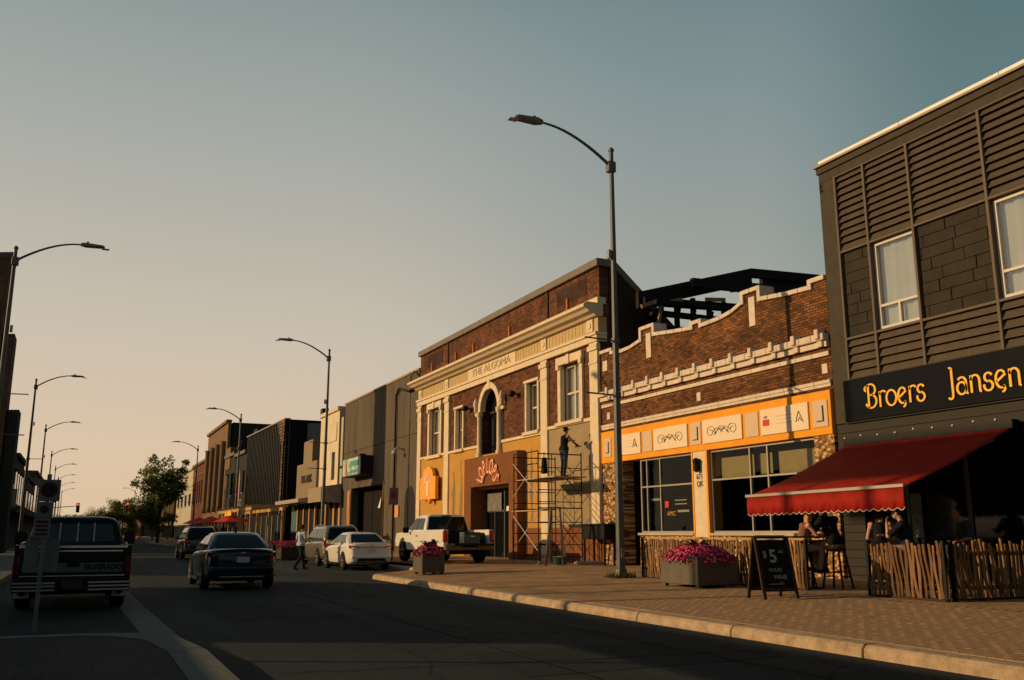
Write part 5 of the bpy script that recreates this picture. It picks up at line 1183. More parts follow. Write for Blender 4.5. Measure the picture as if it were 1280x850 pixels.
def person(label, J, skin, cloth, hair, hairlen=0, cap_m=None, sleeve=.45, leg_cover=1.0, female=False, sleeveless=False, look=(0,1,0)):
    t = thing('person', label, 'person'); V = {k: Vector(v) for k, v in J.items()}; m = MB()
    sk = .92 if female else 1.0
    # trunk
    capsule(m, V['pel']+Vector((-.07,0,0)), V['pel']+Vector((.07,0,0)), .115*sk); capsule(m, V['pel'], V['wai'], .115*sk, .11*sk); capsule(m, V['wai'], V['che'], .11*sk, .125*sk)
    for s in 'LR': capsule(m, V['che'], V[s+'sh'], .10*sk, .062*sk)
    capsule(m, V['che'], V['nek'], .075*sk, .052*sk); capsule(m, V['nek'], V['hed'], .05*sk, .05*sk)
    lk_ = Vector(look).normalized(); h = V['hed']; up = Vector((0,0,1)); rt = lk_.cross(up).normalized(); up = rt.cross(lk_)
    m.ball(h+up*.03, (.077,.09,.10), 12, 9); m.ball(h+lk_*.03-up*.05, (.055,.06,.06), 10, 7)          # skull, jaw
    m.ball(h+lk_*.098-up*.012, (.012,.016,.018), 8, 6); m.ball(h+lk_*.085+up*.03, (.045,.016,.014), 8, 6); m.ball(h+lk_*.085-up*.052, (.022,.014,.008), 8, 6)  # nose, brow, lips
    for s in (-1, 1): m.ball(h+rt*s*.078, (.012,.022,.032), 8, 6)
    for s in 'LR':
        capsule(m, V[s+'sh'], V[s+'el'], .050*sk, .040*sk); capsule(m, V[s+'el'], V[s+'wr'], .041*sk, .028*sk)
        d = V[s+'wr']-V[s+'el']; hand(m, V[s+'wr'], d.normalized()*.8+Vector(J.get(s+'hd', (0,0,0)))*.6, up if abs(d.normalized().z) < .8 else lk_, .95*sk, .55)
        capsule(m, V[s+'hp'], V[s+'kn'], .085*sk, .055*sk); capsule(m, V[s+'kn'], V[s+'an'], .056*sk, .036*sk)
        f = Vector(J.get(s+'ft', (0,1,0))).normalized(); capsule(m, V[s+'an']-Vector((0,0,.05)), V[s+'an']-Vector((0,0,.05))+f*.15, .036, .03)
    soft('body', m, skin, t)
    # shirt
    m = MB(); e = .016
    capsule(m, V['pel']+Vector((-.07,0,.02)), V['pel']+Vector((.07,0,.02)), .120*sk+e); capsule(m, V['pel'], V['wai'], .122*sk+e, .115*sk+e); capsule(m, V['wai'], V['che'], .115*sk+e, .128*sk+e)
    for s in 'LR':
        if sleeveless: capsule(m, V['che'], V['che']+(V[s+'sh']-V['che'])*.75, .10*sk+e, .055*sk+e)
        else:
            capsule(m, V['che'], V[s+'sh'], .10*sk+e, .064*sk+e)
            q = V[s+'sh']+(V[s+'el']-V[s+'sh'])*min(1, sleeve*1.6); capsule(m, V[s+'sh'], q, .058*sk+e, .052*sk+e)
            if sleeve > .8: capsule(m, V[s+'el'], V[s+'el']+(V[s+'wr']-V[s+'el'])*.85, .045*sk+e, .034*sk+e)
    soft('shirt', m, cloth[0], t)
    m = MB(); capsule(m, V['pel']+Vector((-.06,0,-.04)), V['pel']+Vector((.06,0,-.04)), .122*sk+.008)
    for s in 'LR':
        k = V[s+'hp']+(V[s+'kn']-V[s+'hp'])*min(1, leg_cover*2); capsule(m, V[s+'hp'], k, .092*sk+.01, .06*sk+.012)
        if leg_cover > .55: capsule(m, V[s+'kn'], V[s+'kn']+(V[s+'an']-V[s+'kn'])*.97, .062*sk+.012, .05*sk+.01)
    soft('trousers', m, cloth[1], t)
    for s in 'LR':
        f = Vector(J.get(s+'ft', (0,1,0))).normalized(); a = V[s+'an']-Vector((0,0,.05)); m = MB(); capsule(m, a-f*.03, a+f*.17, .043, .036); m.obox(a+f*.07-Vector((0,0,.035)), (.08,.26,.02), Vector((0,1,0)).rotation_difference(f).to_matrix())
        soft('shoe', m, cloth[2], t, .01)
    # hair shell, behind and above the face
    m = MB(); m.ball(h+up*.045-lk_*.022, (.086,.09,.098), 12, 9)
    if hairlen:
        for q in (-.05, 0, .05): capsule(m, h+rt*q-lk_*.06, h+rt*q*1.3-lk_*.085-Vector((0,0,hairlen)), .05, .03)
        for s in (-1, 1): capsule(m, h+rt*s*.07-lk_*.01+up*.02, h+rt*s*.085-lk_*.03-Vector((0,0,hairlen*.8)), .03, .02)
    soft('hair', m, hair, t, .009, 2)
    if cap_m:
        m = MB(); m.ball(h+up*.075-lk_*.008, (.092,.10,.068), 12, 8); m.obox(h+lk_*.12+up*.058, (.13,.12,.014), Vector((0,1,0)).rotation_difference(lk_).to_matrix()); soft('cap', m, cap_m, t, .008, 2)
    return t
skin = mat('skin', (.52,.29,.18), .55, var=.08, vscale=6); skin2 = mat('skin_tan', (.34,.18,.10), .55, var=.08, vscale=6)
blackc = mat('black_cloth', (.012,.012,.014), .9, var=.3, vscale=8); navy = mat('navy_cloth', (.012,.016,.032), .9, var=.3, vscale=8); denim = mat('denim', (.035,.05,.075), .9, var=.3, vscale=9); shoe = mat('dark_shoe', (.02,.017,.015), .7)
paleblue = mat('pale_blue_cloth', (.42,.50,.56), .9, var=.1, vscale=8); darkc = mat('dark_trousers', (.02,.02,.024), .9, var=.3); khaki = mat('khaki', (.30,.20,.12), .9, var=.2)
blonde = mat('blonde_hair', (.42,.26,.10), .5, var=.3, vscale=30); brownh = mat('dark_hair', (.02,.013,.009), .5, var=.3, vscale=30); pinkc = mat('rose_cloth', (.20,.085,.06), .9, var=.2, vscale=8)
# worker, arms out to the wall
W_ = dict(pel=(0,0,.95), wai=(0,.01,1.10), che=(0,.04,1.32), nek=(0,.07,1.47), hed=(0,.10,1.60), Lsh=(-.18,.05,1.39), Rsh=(.18,.05,1.39), Lel=(-.20,.24,1.24), Rel=(.20,.26,1.22), Lwr=(-.15,.46,1.30), Rwr=(.14,.44,1.12),
          Lhp=(-.09,0,.90), Rhp=(.09,0,.90), Lkn=(-.10,.04,.49), Rkn=(.11,-.03,.49), Lan=(-.11,.0,.09), Ran=(.12,-.10,.09))
w1 = person('worker in black vest, jeans and cap plastering the wall from the scaffold', W_, skin2, (blackc, denim, shoe), brownh, cap_m=blackc, sleeveless=True); place(w1, (16.02, 30.25, 3.425), R(-78)); w1.scale = (1.07, 1.07, 1.07)
tw = thing('plastering_trowel', 'plastering trowel held to the wall by the worker', 'trowel'); build('blade', MB().box(-.012,.0,-.14,.14,-.06,.06), galv, tw); build('grip', MB().tube([(-.05,-.07,0),(-.05,.07,0)], .016, 6).box(-.05,-.01,-.012,.012,-.01,.01), black_metal, tw); place(tw, (16.56, 30.45, 4.82))
hk = thing('plaster_hawk', 'dark plaster board held low by the worker on the scaffold', 'hawk'); build('board', MB().box(-.15,.15,-.15,.15,0,.015), black_metal, hk); build('grip', MB().tube([(0,0,-.12),(0,0,0)], .018, 6), black_metal, hk); hk.rotation_euler = (.2,.5,0); hk.location = (16.48, 30.1, 4.62)
# man walking
K_ = dict(pel=(0,0,.95), wai=(0,.01,1.10), che=(0,.02,1.32), nek=(0,.04,1.47), hed=(0,.07,1.60), Lsh=(-.19,.02,1.39), Rsh=(.19,.02,1.39), Lel=(-.24,-.02,1.12), Rel=(.25,.04,1.13), Lwr=(-.16,.20,1.05), Rwr=(.15,.24,1.10),
          Lhp=(-.09,0,.90), Rhp=(.09,0,.90), Lkn=(-.10,.20,.51), Rkn=(.10,-.04,.48), Lan=(-.11,.28,.10), Ran=(.11,-.36,.14), Rft=(0,1,-.5))
p1 = person('man in pale blue tee shirt walking beside the parked cars', K_, skin2, (paleblue, darkc, shoe), brownh, sleeve=.4); place(p1, (7.95, 37.2, .004), R(-62))
# seated drinkers on high stools (seat .74)
def seated(lean=.08, arms='table', s=.74, spread=.11):
    z = s+.10; J = dict(pel=(0,0,z), wai=(0,.02+lean*.4,z+.15), che=(0,.03+lean,z+.37), nek=(0,.05+lean*1.35,z+.52), hed=(0,.085+lean*1.6,z+.65),
        Lsh=(-.18,.03+lean,z+.44), Rsh=(.18,.03+lean,z+.44), Lhp=(-.09,.02,z-.02), Rhp=(.09,.02,z-.02), Lkn=(-spread,.42,z-.02), Rkn=(spread,.42,z-.02), Lan=(-spread,.34,z-.44), Ran=(spread,.34,z-.44))
    if arms == 'table': J.update(Lel=(-.22,.20+lean,z+.20), Rel=(.22,.20+lean,z+.20), Lwr=(-.10,.42+lean,z+.26), Rwr=(.10,.42+lean,z+.26))
    if arms == 'lap': J.update(Lel=(-.25,.02+lean,z+.18), Rel=(.24,.05+lean,z+.18), Lwr=(-.10,.26,z+.12), Rwr=(.08,.28,z+.12))
    if arms == 'chin': J.update(Lel=(-.20,.28+lean,z+.22), Rel=(.22,.20+lean,z+.20), Lwr=(-.08,.30+lean,z+.46), Rwr=(.05,.40+lean,z+.24))
    return J
wood_s = mat('stool_wood', (.34,.20,.09), .55, var=.2, vscale=6); wood_d = mat('dark_wood', (.045,.028,.016), .6, var=.2)
def stool(label, loc, wm, rz=0):
    t = thing('bar_stool', label, 'stool', group='bar stools on the patio')
    build('seat', MB().lathe([(.17,.69),(.185,.70),(.185,.735),(.16,.745)], n=16), wm, t)
    for (a, b) in ((-1,-1),(1,-1),(1,1),(-1,1)): build('leg', MB().bar((a*.20,b*.20,0),(a*.11,b*.11,.70),.035,.035), wm, t)
    for (a, b, c, d, z) in ((-1,-1,1,-1,.22),(1,-1,1,1,.30),(1,1,-1,1,.22),(-1,1,-1,-1,.30)): q = .20-.09*z/.7; build('rung', MB().bar((a*q,b*q,z),(c*q,d*q,z),.025,.025), wm, t)
    return place(t, loc, rz)
seats = [((13.74,15.42),-110,'blonde woman in rose top sitting at the fence counter','table',(skin,(pinkc,khaki,shoe),blonde,.16),True,'stool under the blonde woman behind the fence',wood_d),
         ((14.3,15.0),10,'broad man in black seen from behind on a high stool by the fence end','table',(skin2,(blackc,khaki,shoe),brownh,0),False,'dark stool under the man in black at the fence end',wood_d),
         ((14.1,13.62),-62,'woman with long dark hair sitting on a pale stool under the awning','lap',(skin,(blackc,blackc,shoe),brownh,.34),True,'pale wood stool under the long haired woman',wood_s),
         ((14.15,12.95),35,'man in navy shirt sitting with raised hand under the awning','chin',(skin,(navy,khaki,shoe),brownh,0),False,'stool under the man in navy shirt',wood_d),
         ((15.9,13.0),60,'dim figure in denim sitting deep in the awning shade','lap',(skin2,(denim,denim,shoe),brownh,0),False,'stool in the deep shade at the right',wood_d)]
for (xy, rz_, lab, arms, (sk_, cl_, hr_, hl_), fem, slab, swm) in seats:
    g = gz(xy[0])
    p = person(lab, seated(.10 if arms != 'chin' else .05, arms), sk_, cl_, hr_, hl_, female=fem, sleeveless=fem, leg_cover=.5 if 'long dark' in lab or 'navy' in lab else 1.0, sleeve=.5)
    st_ = stool(slab, (*xy, g), swm, R(rz_+8)); place(p, (*xy, g), R(rz_))
    if 'broad' in lab: p.scale = (1.2, 1.15, 1.09); st_.scale = (1.1, 1.1, 1.09)

# ================================================================ patio fences, awning, tables
pick_m = [mat('picket_wood_%d' % i, c, .75, var=.28, vscale=9, bump=.3, bscale=60) for i, c in enumerate(((.22,.125,.06),(.165,.095,.045),(.26,.155,.075),(.125,.072,.037)))]
pk_me = []
for i in range(10):      # split branches: flat bent staves, thin across the fence
    r2 = random.Random(40+i); hh = r2.uniform(.88,1.0); bow = r2.uniform(.05,.075); w0 = r2.uniform(.024,.031); vs = []; n = 9
    for k in range(n):
        t = k/(n-1); c = -bow*(1-t)**1.7+.02*math.sin(t*5+i); w = w0*(1+.18*math.sin(t*9+i*2)); h2 = .013+.004*math.sin(t*7+i); z = .02+hh*t
        vs += [(-h2, c-w, z), (-h2*1.3, c, z), (-h2, c+w, z), (h2, c+w, z), (h2, c-w, z)]
    fs = [(5*k+j, 5*k+(j+1) % 5, 5*k+5+(j+1) % 5, 5*k+5+j) for k in range(n-1) for j in range(5)] + [(0,1,2,3,4), tuple(range(5*n-5, 5*n))]
    pk_me.append(MB().add(vs, fs).mesh('picket', pick_m[i % 4]))
def fence(label, p0, p1, z0, step, rail=True, counter=False, flip=1):
    a = Vector((p0[0], p0[1], 0)); b = Vector((p1[0], p1[1], 0)); L_ = (b-a).length; d = (b-a)/L_
    t = thing('picket_fence', label, 'fence', (*((a+b)/2).xy, z0)); rzz = math.atan2(d.y, d.x) - math.pi/2
    n = int(L_/step)
    for k in range(n+1):
        o = link('picket', rnd.choice(pk_me), t); p = a+d*(k*step+rnd.uniform(-.012,.012)); o.location = (p.x, p.y, gz(p.x)+rnd.uniform(-.01,.02)); o.rotation_euler = (rnd.uniform(-.012,.012), rnd.uniform(-.02,.02), rzz+math.pi*flip+rnd.uniform(-.12,.12)); o.scale = (1,1,rnd.uniform(.95,1.05))
    nrm = Vector((d.y, -d.x, 0)); nrm = nrm if nrm.x > 0 or nrm.y > 0 else -nrm
    for z in (.22, .80): build('rail', MB().bar(a+nrm*.05+Vector((0,0,z0+z)), b+nrm*.05+Vector((0,0,z0+z)), .04, .05), pick_m[1], t)
    for p in (a, b): build('post', MB().box(p.x-.03, p.x+.03, p.y-.03, p.y+.03, z0-.05, z0+1.0), black_metal, t)
    if counter: build('counter_rail', MB().bar(a+Vector((.06,0,z0+1.0)), b+Vector((.06,0,z0+1.0)), .16, .05), mat('counter_wood', (.40,.25,.12), .6, var=.2, vscale=5), t)
    build('base_board', MB().bar(a+Vector((0,0,z0+.01)), b+Vector((0,0,z0+.01)), .10, .03), wood_d, t)
    return t
fence('bent stick picket fence in front of the brick shop', (13.35,20.9), (13.45,14.95), gz(13.4), .088, counter=True)
fence('bent stick fence facing the street under the awning end', (13.40,13.25), (13.40,11.55), gz(13.4), .088)
fence('dark side fence of the pub patio running to the wall', (13.52,11.50), (16.9,11.50), gz(15), .105)
# counter tray for the two drinkers
ct = thing('counter_board', 'small dark ledge between the two drinkers at the fence', 'table'); build('top', MB().box(-.42,.42,-.25,.25,1.02,1.06), wood_d, ct); build('leg', MB().tube([(0,0,0),(0,0,1.02)], .03, 8), black_metal, ct); build('base', MB().lathe([(.2,0),(.2,.02),(.05,.04)], n=14), black_metal, ct); place(ct, (13.95, 15.35, gz(13.9)), R(-30))
def tumbler(label, loc, m_): 
    t = thing('glass', label, 'glass'); build('vessel', MB().lathe([(.032,0),(.04,.14)], n=12), m_, t); build('drink', MB().lathe([(.028,.01),(.034,.10)], n=10), mat('beer', (.5,.25,.05), .3), t); place(t, loc)
tumbler('small glass between the two drinkers', (13.95,15.35,gz(13.9)+1.062), mat('tumbler', (.5,.45,.4), .1))
tb = thing('patio_table', 'high dark patio table with drinks deep under the awning', 'table'); build('top', MB().lathe([(.38,1.0),(.40,1.02),(.40,1.04)], n=20), wood_d, tb); build('stem', MB().tube([(0,0,.03),(0,0,1.0)], .035, 8), black_metal, tb); build('base', MB().lathe([(.28,0),(.28,.02),(.05,.05)], n=18), black_metal, tb); place(tb, (15.55, 13.95, gz(15.5)))
tumbler('glass on the high patio table', (15.4,13.85,gz(15.5)+1.045), MATS['tumbler'])
# awning
aw = thing('red_awning', 'dark red fabric awning with scalloped valance over the pub patio', 'awning', (15.4, 14.9, 2.2))
awm = mat('awning_red', (.27,.014,.008), .75, var=.22, vscale=3, bump=.15, bscale=8)
Y0, Y1, XF, XW, ZF, ZW = 12.60, 17.08, 13.78, 16.98, 2.24, 3.56
nu, nv = 26, 14; vs = []
for i in range(nu+1):
    for j in range(nv+1):
        u, v = i/nu, j/nv; sag = .05*math.sin(v*math.pi)+.012*math.sin(u*19+v*5)*math.sin(v*math.pi)+.018*math.sin(u*7.3+2)*(1-v)
        vs.append((XF+(XW-XF)*v, Y0+(Y1-Y0)*u, ZF+.05*(1-u)*(1-v)+(ZW-ZF)*v-sag))
fs = [(i*(nv+1)+j, (i+1)*(nv+1)+j, (i+1)*(nv+1)+j+1, i*(nv+1)+j+1) for i in range(nu) for j in range(nv)]
cl = build('canopy', MB().add(vs, fs), awm, aw, smooth=True); so = cl.modifiers.new('solid', 'SOLIDIFY'); so.thickness = .006
vs = []; fs = []; n = 160; pip = []
for i in range(n+1):
    u = i/n; y = Y0+(Y1-Y0)*u; zt = ZF+.05*(1-u)-.03; zb = zt-.36-.05*abs(math.sin(u*math.pi*24)); x = XF-.03+.02*math.sin(u*60)*1.0
    vs += [(XF-.03, y, zt), ((XF-.03+x)/2-.008, y, (zt+zb)/2), (x, y, zb)]; pip.append((x-.002, y, zb))
for i in range(n): a = 3*i; fs += [(a,a+3,a+4,a+1),(a+1,a+4,a+5,a+2)]
vl = build('valance', MB().add(vs, fs), awm, aw, smooth=True); so = vl.modifiers.new('solid', 'SOLIDIFY'); so.thickness = .005
build('piping', MB().tube(pip, .009, 5), mat('white_piping', (.60,.50,.42), .7), vl)
build('front_bar', MB().bar((XF-.04,Y0-.03,ZF+.055),(XF-.04,Y1+.03,ZF+.005),.06,.07), mat('awning_bar', (.30,.28,.26), .45, metal=.3), aw, bevel=.01)
for y in (Y0+.5, Y1-.5): build('folding_arm', MB().bar((XW-.05,y,ZW-.25),((XF+XW)/2,y+.5,(ZF+ZW)/2-.22),.05,.05).bar(((XF+XW)/2,y+.5,(ZF+ZW)/2-.22),(XF,y,ZF-.02),.05,.05), mat('awning_bar'), aw)
hb = build('head_box', MB().box(16.82,17.0,Y0-.05,Y1+.06,3.5,3.68), black_metal, aw)
for k in range(9): build('string_bulb', MB().ball((16.8, Y0+.3+k*.52, 3.70+.02*math.sin(k*2)), .025, 8, 6), mat('bulb_glass', (.7,.6,.45), .2), hb)
# ================================================================ chalkboard
cb = thing('chalkboard_sign', 'black chalkboard sign offering five dollar wine on the sidewalk', 'sign')
fwd = mat('board_frame', (.05,.032,.018), .6, var=.2); chalk = mat('chalk', (.34,.36,.36), .9); slate = mat('slate_board', (.008,.010,.013), .6, var=.4, vscale=6)
tilt = math.atan2(.24, 1.08)
def board(s):
    rot = Matrix.Rotation(-s*tilt if s > 0 else tilt, 4, 'X'); M_ = Matrix.Translation((0, -.27*s, .0)) @ Matrix.Rotation(-tilt*s, 4, 'X')
    def put(o): o.matrix_parent_inverse = M_; return o
    for x in (-.34, .34): put(build('frame_leg', MB().box(x-.03,x+.03,-.02,.02,0,1.13), fwd, cb, bevel=.004))
    put(build('frame_rail', MB().box(-.31,.31,-.018,.018,.14,.20).box(-.31,.31,-.018,.018,1.07,1.13), fwd, cb))
    b = put(build('panel', MB().box(-.31,.31,-.008,.008,.20,1.07), slate, cb))
    if s > 0:
        for (tx_, sz, x, z, bd) in (('$', .17, -.20, .80, .002), ('5', .33, -.03, .76, .008), ('oz', .10, .15, .86, .001), ('HOUSE', .085, -.03, .52, 0), ('WINE', .11, .05, .39, .001)):
            letters('chalk_word', tx_, sz, (x, -.012, z), chalk, b, FACE_CAM, depth=.002, bold=bd)
        build('chalk_line', MB().box(-.22,.12,-.012,-.008,.265,.275).box(.02,.10,-.012,-.008,.30,.308), chalk, b)
board(1); board(-1); build('hinge', MB().box(-.3,.3,-.03,.03,1.10,1.115), galv, cb); place(cb, (11.62, 13.85, gz(11.6)+.003), R(-6))
# ================================================================ planters
leafm = [leafmat('leaf_%d' % i, c) for i, c in enumerate(((.035,.055,.018),(.05,.075,.022),(.03,.03,.022)))]
pinkm = [mat('petal_%d' % i, c, .6) for i, c in enumerate(((.75,.07,.20),(.55,.04,.20),(.80,.22,.28),(.26,.02,.12)))]
def flower_mass(par, cx, cy, rx, ry, z, h, n, seed, pal=(0,1,2,3), leaves=500):
    r2 = random.Random(seed)
    lv = MB()
    for _ in range(leaves):
        a, q = r2.uniform(0, 2*math.pi), r2.random()**.5; p = Vector((cx+rx*q*math.cos(a)*1.05, cy+ry*q*math.sin(a)*1.05, z+h*(1-q*q)*r2.random()-.10*q*r2.random()))
        rot = Matrix.Rotation(r2.uniform(0,6.3),3,'Z') @ Matrix.Rotation(r2.uniform(-.9,.9),3,'X'); s = r2.uniform(.03,.06)
        lv.add([p+rot@Vector(v)*s for v in ((0,-1,0),(.6,0,.15),(0,1.2,0),(-.6,0,.15))], [(0,1,2,3)])
    tag(build('foliage', lv, leafm[0], par), kind='stuff')
    ms = [MB() for _ in pinkm]
    for _ in range(n):
        a, q = r2.uniform(0, 2*math.pi), r2.random()**.45; p = Vector((cx+rx*q*math.cos(a)*1.1, cy+ry*q*math.sin(a)*1.1, z+.03+h*(1-q*q*.9)*r2.uniform(.6,1.05)-.16*max(0,q-.75)*4*r2.random()))
        ax = Vector((math.cos(a)*q, math.sin(a)*q, .8)).normalized(); t_ = ax.orthogonal().normalized(); b_ = ax.cross(t_); s = r2.uniform(.022,.036)
        pts = [p-ax*.02] + [p+(t_*math.cos(R(72*k))+b_*math.sin(R(72*k)))*s+ax*.004*(k % 2) for k in range(5)]
        ms[r2.choice(pal)].add(pts, [(0,1,2),(0,2,3),(0,3,4),(0,4,5),(0,5,1)])
    for i, m in enumerate(ms):
        if m.v: tag(build('blossoms', m, pinkm[i], par), kind='stuff')
pg = mat('planter_grey', (.115,.105,.085), .6, var=.12, vscale=2.5, metal=.2)
def planter(label, x0, x1, y0, y1, z0, h, pm, n, seed, spike=True, group=None):
    t = thing('flower_planter', label, 'planter', ((x0+x1)/2, (y0+y1)/2, z0), group)
    build('box', MB().prism([(x0,y0),(x1,y0),(x1,y1),(x0,y1)], 'z', z0+.06, z0+h), pm, t, bevel=.012)
    build('rim', MB().box(x0-.015,x1+.015,y0-.015,y1+.015,z0+h+.002,z0+h+.03), pm, t, bevel=.006)
    for (x, y) in ((x0+.08,y0+.08),(x1-.08,y0+.08),(x1-.08,y1-.08),(x0+.08,y1-.08)): build('foot', MB().box(x-.05,x+.05,y-.05,y+.05,z0,z0+.06), pm, t)
    flower_mass(t, (x0+x1)/2, (y0+y1)/2, (x1-x0)*.62, (y1-y0)*.6, z0+h, .27, n, seed)
    if spike:
        r2 = random.Random(seed+1); cx, cy = (x0+x1)/2, (y0+y1)/2
        for k in range(16):
            a = r2.uniform(0,6.28); L_ = r2.uniform(.45,.75); m = MB(); w = .05; d = Vector((math.cos(a), math.sin(a), 0)); s_ = Vector((-d.y, d.x, 0)); vs = []
            for i in range(6):
                t_ = i/5; p = Vector((cx,cy,z0+h+.1))+d*(L_*.75*t_)+Vector((0,0,L_*1.1*t_-L_*.75*t_*t_)); ww = w*math.sin(math.pi*(.15+.85*t_))*1.0; vs += [p-s_*ww, p+s_*ww]
            build('long_leaf', m.add(vs, [(2*i,2*i+1,2*i+3,2*i+2) for i in range(5)]), leafm[2], t)
    return t
planter('large grey box planter full of pink flowers before the stick fence', 11.92, 12.98, 16.55, 17.95, gz(12.3), .62, pg, 1500, 3)
planter('dark square planter with pink flowers beside the white pickup', 9.40, 10.12, 26.9, 27.75, gz(9.7), .62, mat('planter_dark', (.10,.088,.07), .6, var=.1), 450, 5)
for i, (x, y) in enumerate(((10.7,52.5),(10.9,56),(10.3,50.2))):
    planter(('purple flower box left of the walking man', 'flower box behind the walking man by the pergola', 'red flower tub at the near end of the pergola patio')[i], x-.7, x+.4, y-.6, y+.8, 0, .7, mat('planter_black', (.03,.03,.03), .7), 300, 11+i, False, 'flower boxes along the pergola patio')
# pergola patio with red umbrellas up the street
pgm = mat('pergola_wood', (.42,.25,.10), .7, var=.2)
pt_ = thing('pergola', 'timber pergola patio in the parking bay with a yellow beam', 'pergola', (10.3, 65, 0))
for x in (9.3, 11.2):
    for y in (58, 62.5, 67, 72): build('post', MB().box(x-.07,x+.07,y-.07,y+.07,0,2.75), pgm, pt_)
    build('beam', MB().box(x-.06,x+.06,57.6,72.4,2.753,2.95), pgm, pt_)
for y in range(58, 73, 2): build('joist', MB().box(9.0,11.5,y-.04,y+.04,2.953,3.08), pgm, pt_)
build('yellow_sign', MB().box(8.9,8.95,63.5,66.5,2.5,2.8), mat('yellow_board', (.75,.45,.06), .6), pt_)
build('low_wall', MB().box(9.2,9.3,58,72,0,.9), pgm, pt_)
umr = mat('umbrella_red', (.60,.045,.02), .7)
for i, (x, y) in enumerate(((9.0,74.5),(9.4,66.0),(8.9,81.5))):
    u = thing('patio_umbrella', ('red umbrella at the far side of the pergola', 'red umbrella nearest to the walking man', 'farthest small red umbrella up the street')[i], 'umbrella', group='red patio umbrellas')
    build('pole', MB().tube([(0,0,0),(0,0,2.6)], .025, 6), galv, u); m = MB(); n = 8
    vs = [(0,0,2.65)] + [(1.45*math.cos(R(45*k)), 1.45*math.sin(R(45*k)), 2.12) for k in range(n)]; m.add(vs, [(0,1+k,1+(k+1) % n) for k in range(n)]); build('canopy', m, umr, u)
    build('base', MB().lathe([(.25,0),(.25,.08),(.04,.12)], n=12), rubber, u); place(u, (x, y, 0.0), .3)
# ================================================================ scaffold, ladder and site things
sc = thing('scaffold', 'black tubular scaffold tower with plank deck against the mustard wall', 'scaffold', (15.8, 31.2, gz(15.8)))
sx0, sx1, sy0, sy1, sz = 14.9, 16.68, 30.15, 32.25, gz(15.5)+.01
tubem = mat('scaffold_tube', (.010,.009,.008), .5, var=.3, vscale=5); brace_m = mat('galv_brace', (.60,.54,.46), .5)
for y in (sy0, sy1):
    for lift in (0, 1):
        z0 = sz+.12+lift*1.95
        for x in (sx0, sx1): build('standard', MB().tube([(x,y,z0),(x,y,z0+1.93)], .024, 8), tubem, sc)
        for q in (.12, .55, .95, 1.35, 1.85): build('rung', MB().tube([(sx0,y,z0+q),(sx1,y,z0+q)], .016 if 0 < q < 1.8 else .022, 6), tubem, sc)
        build('inner_post', MB().tube([(sx0+.55,y,z0+.12),(sx0+.55,y,z0+1.85)], .016, 6), tubem, sc)
    for x in (sx0, sx1): build('base_jack', MB().tube([(x,y,sz),(x,y,sz+.14)], .018, 6).box(x-.07,x+.07,y-.07,y+.07,sz-.005,sz+.008), galv, sc)
for x in (sx0, sx1):
    for lift in (0, 1):
        z0 = sz+.12+lift*1.95
        for (a, b) in ((.35,1.6),(1.6,.35)): build('cross_brace', MB().tube([(x-.03,sy0,z0+a),(x-.03,sy1,z0+b)], .014, 6), brace_m if x == sx0 else tubem, sc)
for z in (sz+4.02-.45, sz+4.02): build('guard_rail', MB().tube([(sx0,sy0,z),(sx0,sy1,z)], .02, 6), tubem, sc)
dk = mat('plank_wood', (.42,.32,.20), .75, var=.2, vscale=5)
for k in range(4): build('deck_plank', MB().box(15.15+k*.33, 15.15+k*.33+.31, 29.35, 32.6, 3.37, 3.41), dk, sc, bevel=.005)
build('deck_plank', MB().box(14.95,15.25,29.9,32.6,2.20,2.24), dk, sc, bevel=.005)
bag = thing('hanging_bag', 'black bag hanging from the scaffold behind the worker', 'bag'); build('sack', MB().obox((0,0,0),(.2,.25,.6),None,.8), blackc, bag, bevel=.05, seg=2); build('strap', MB().tube([(0,-.08,.3),(0,0,.5),(0,.08,.3)], .012, 5), blackc, bag); place(bag, (15.35, 30.55, 3.85))
ld = thing('step_ladder', 'grey step ladder standing open in front of the scaffold', 'ladder'); lm = mat('ladder_alu', (.17,.15,.12), .5, metal=.3, var=.15)
for s in (-1, 1): build('rail', MB().bar((s*.30,-.42,0),(s*.16,0,1.95),.05,.10), lm, ld); build('rear_leg', MB().bar((s*.28,.45,0),(s*.15,.04,1.9),.04,.05), lm, ld)
for k in range(6): t_ = (k+1)/7; build('step', MB().box(-.30+.14*t_,.30-.14*t_,-.46+.42*t_,-.38+.42*t_,1.95*t_-.02,1.95*t_), lm, ld)
build('top_cap', MB().box(-.2,.2,-.1,.12,1.95,2.0), mat('ladder_cap', (.10,.09,.08), .6), ld); build('spreader', MB().bar((-.22,-.2,.95),(-.22,.25,.95),.015,.015), lm, ld); place(ld, (15.15, 29.3, gz(15.1)), R(-35))
bk = thing('green_tub', 'dark green plaster tub lying at the scaffold foot', 'tub'); build('shell', MB().lathe([(.22,0),(.27,.26),(.28,.28)], n=18), mat('tub_green', (.03,.06,.05), .6, var=.2), bk); build('plaster', MB().lathe([(.25,.282),(.05,.29)], n=14), white_paint, bk); place(bk, (15.5, 29.7, gz(15.5)))
rl_ = thing('plastic_sheet_roll', 'pale roll of plastic sheet on the ground right of the ladder', 'roll'); build('roll', MB().tube([(0,0,.07),(1.3,-.1,.07)], .07, 12), mat('sheet_pale', (.30,.33,.33), .5, var=.2), rl_); build('core_tube', MB().tube([(-.06,0,.07),(1.36,-.1,.07)], .03, 8), white_paint, rl_); place(rl_, (15.9, 29.2, gz(15.9)))
bc = thing('black_cabinet', 'black cabinet on legs beside the brown wall base', 'cabinet', (16.5, 28.6, gz(16.5)))
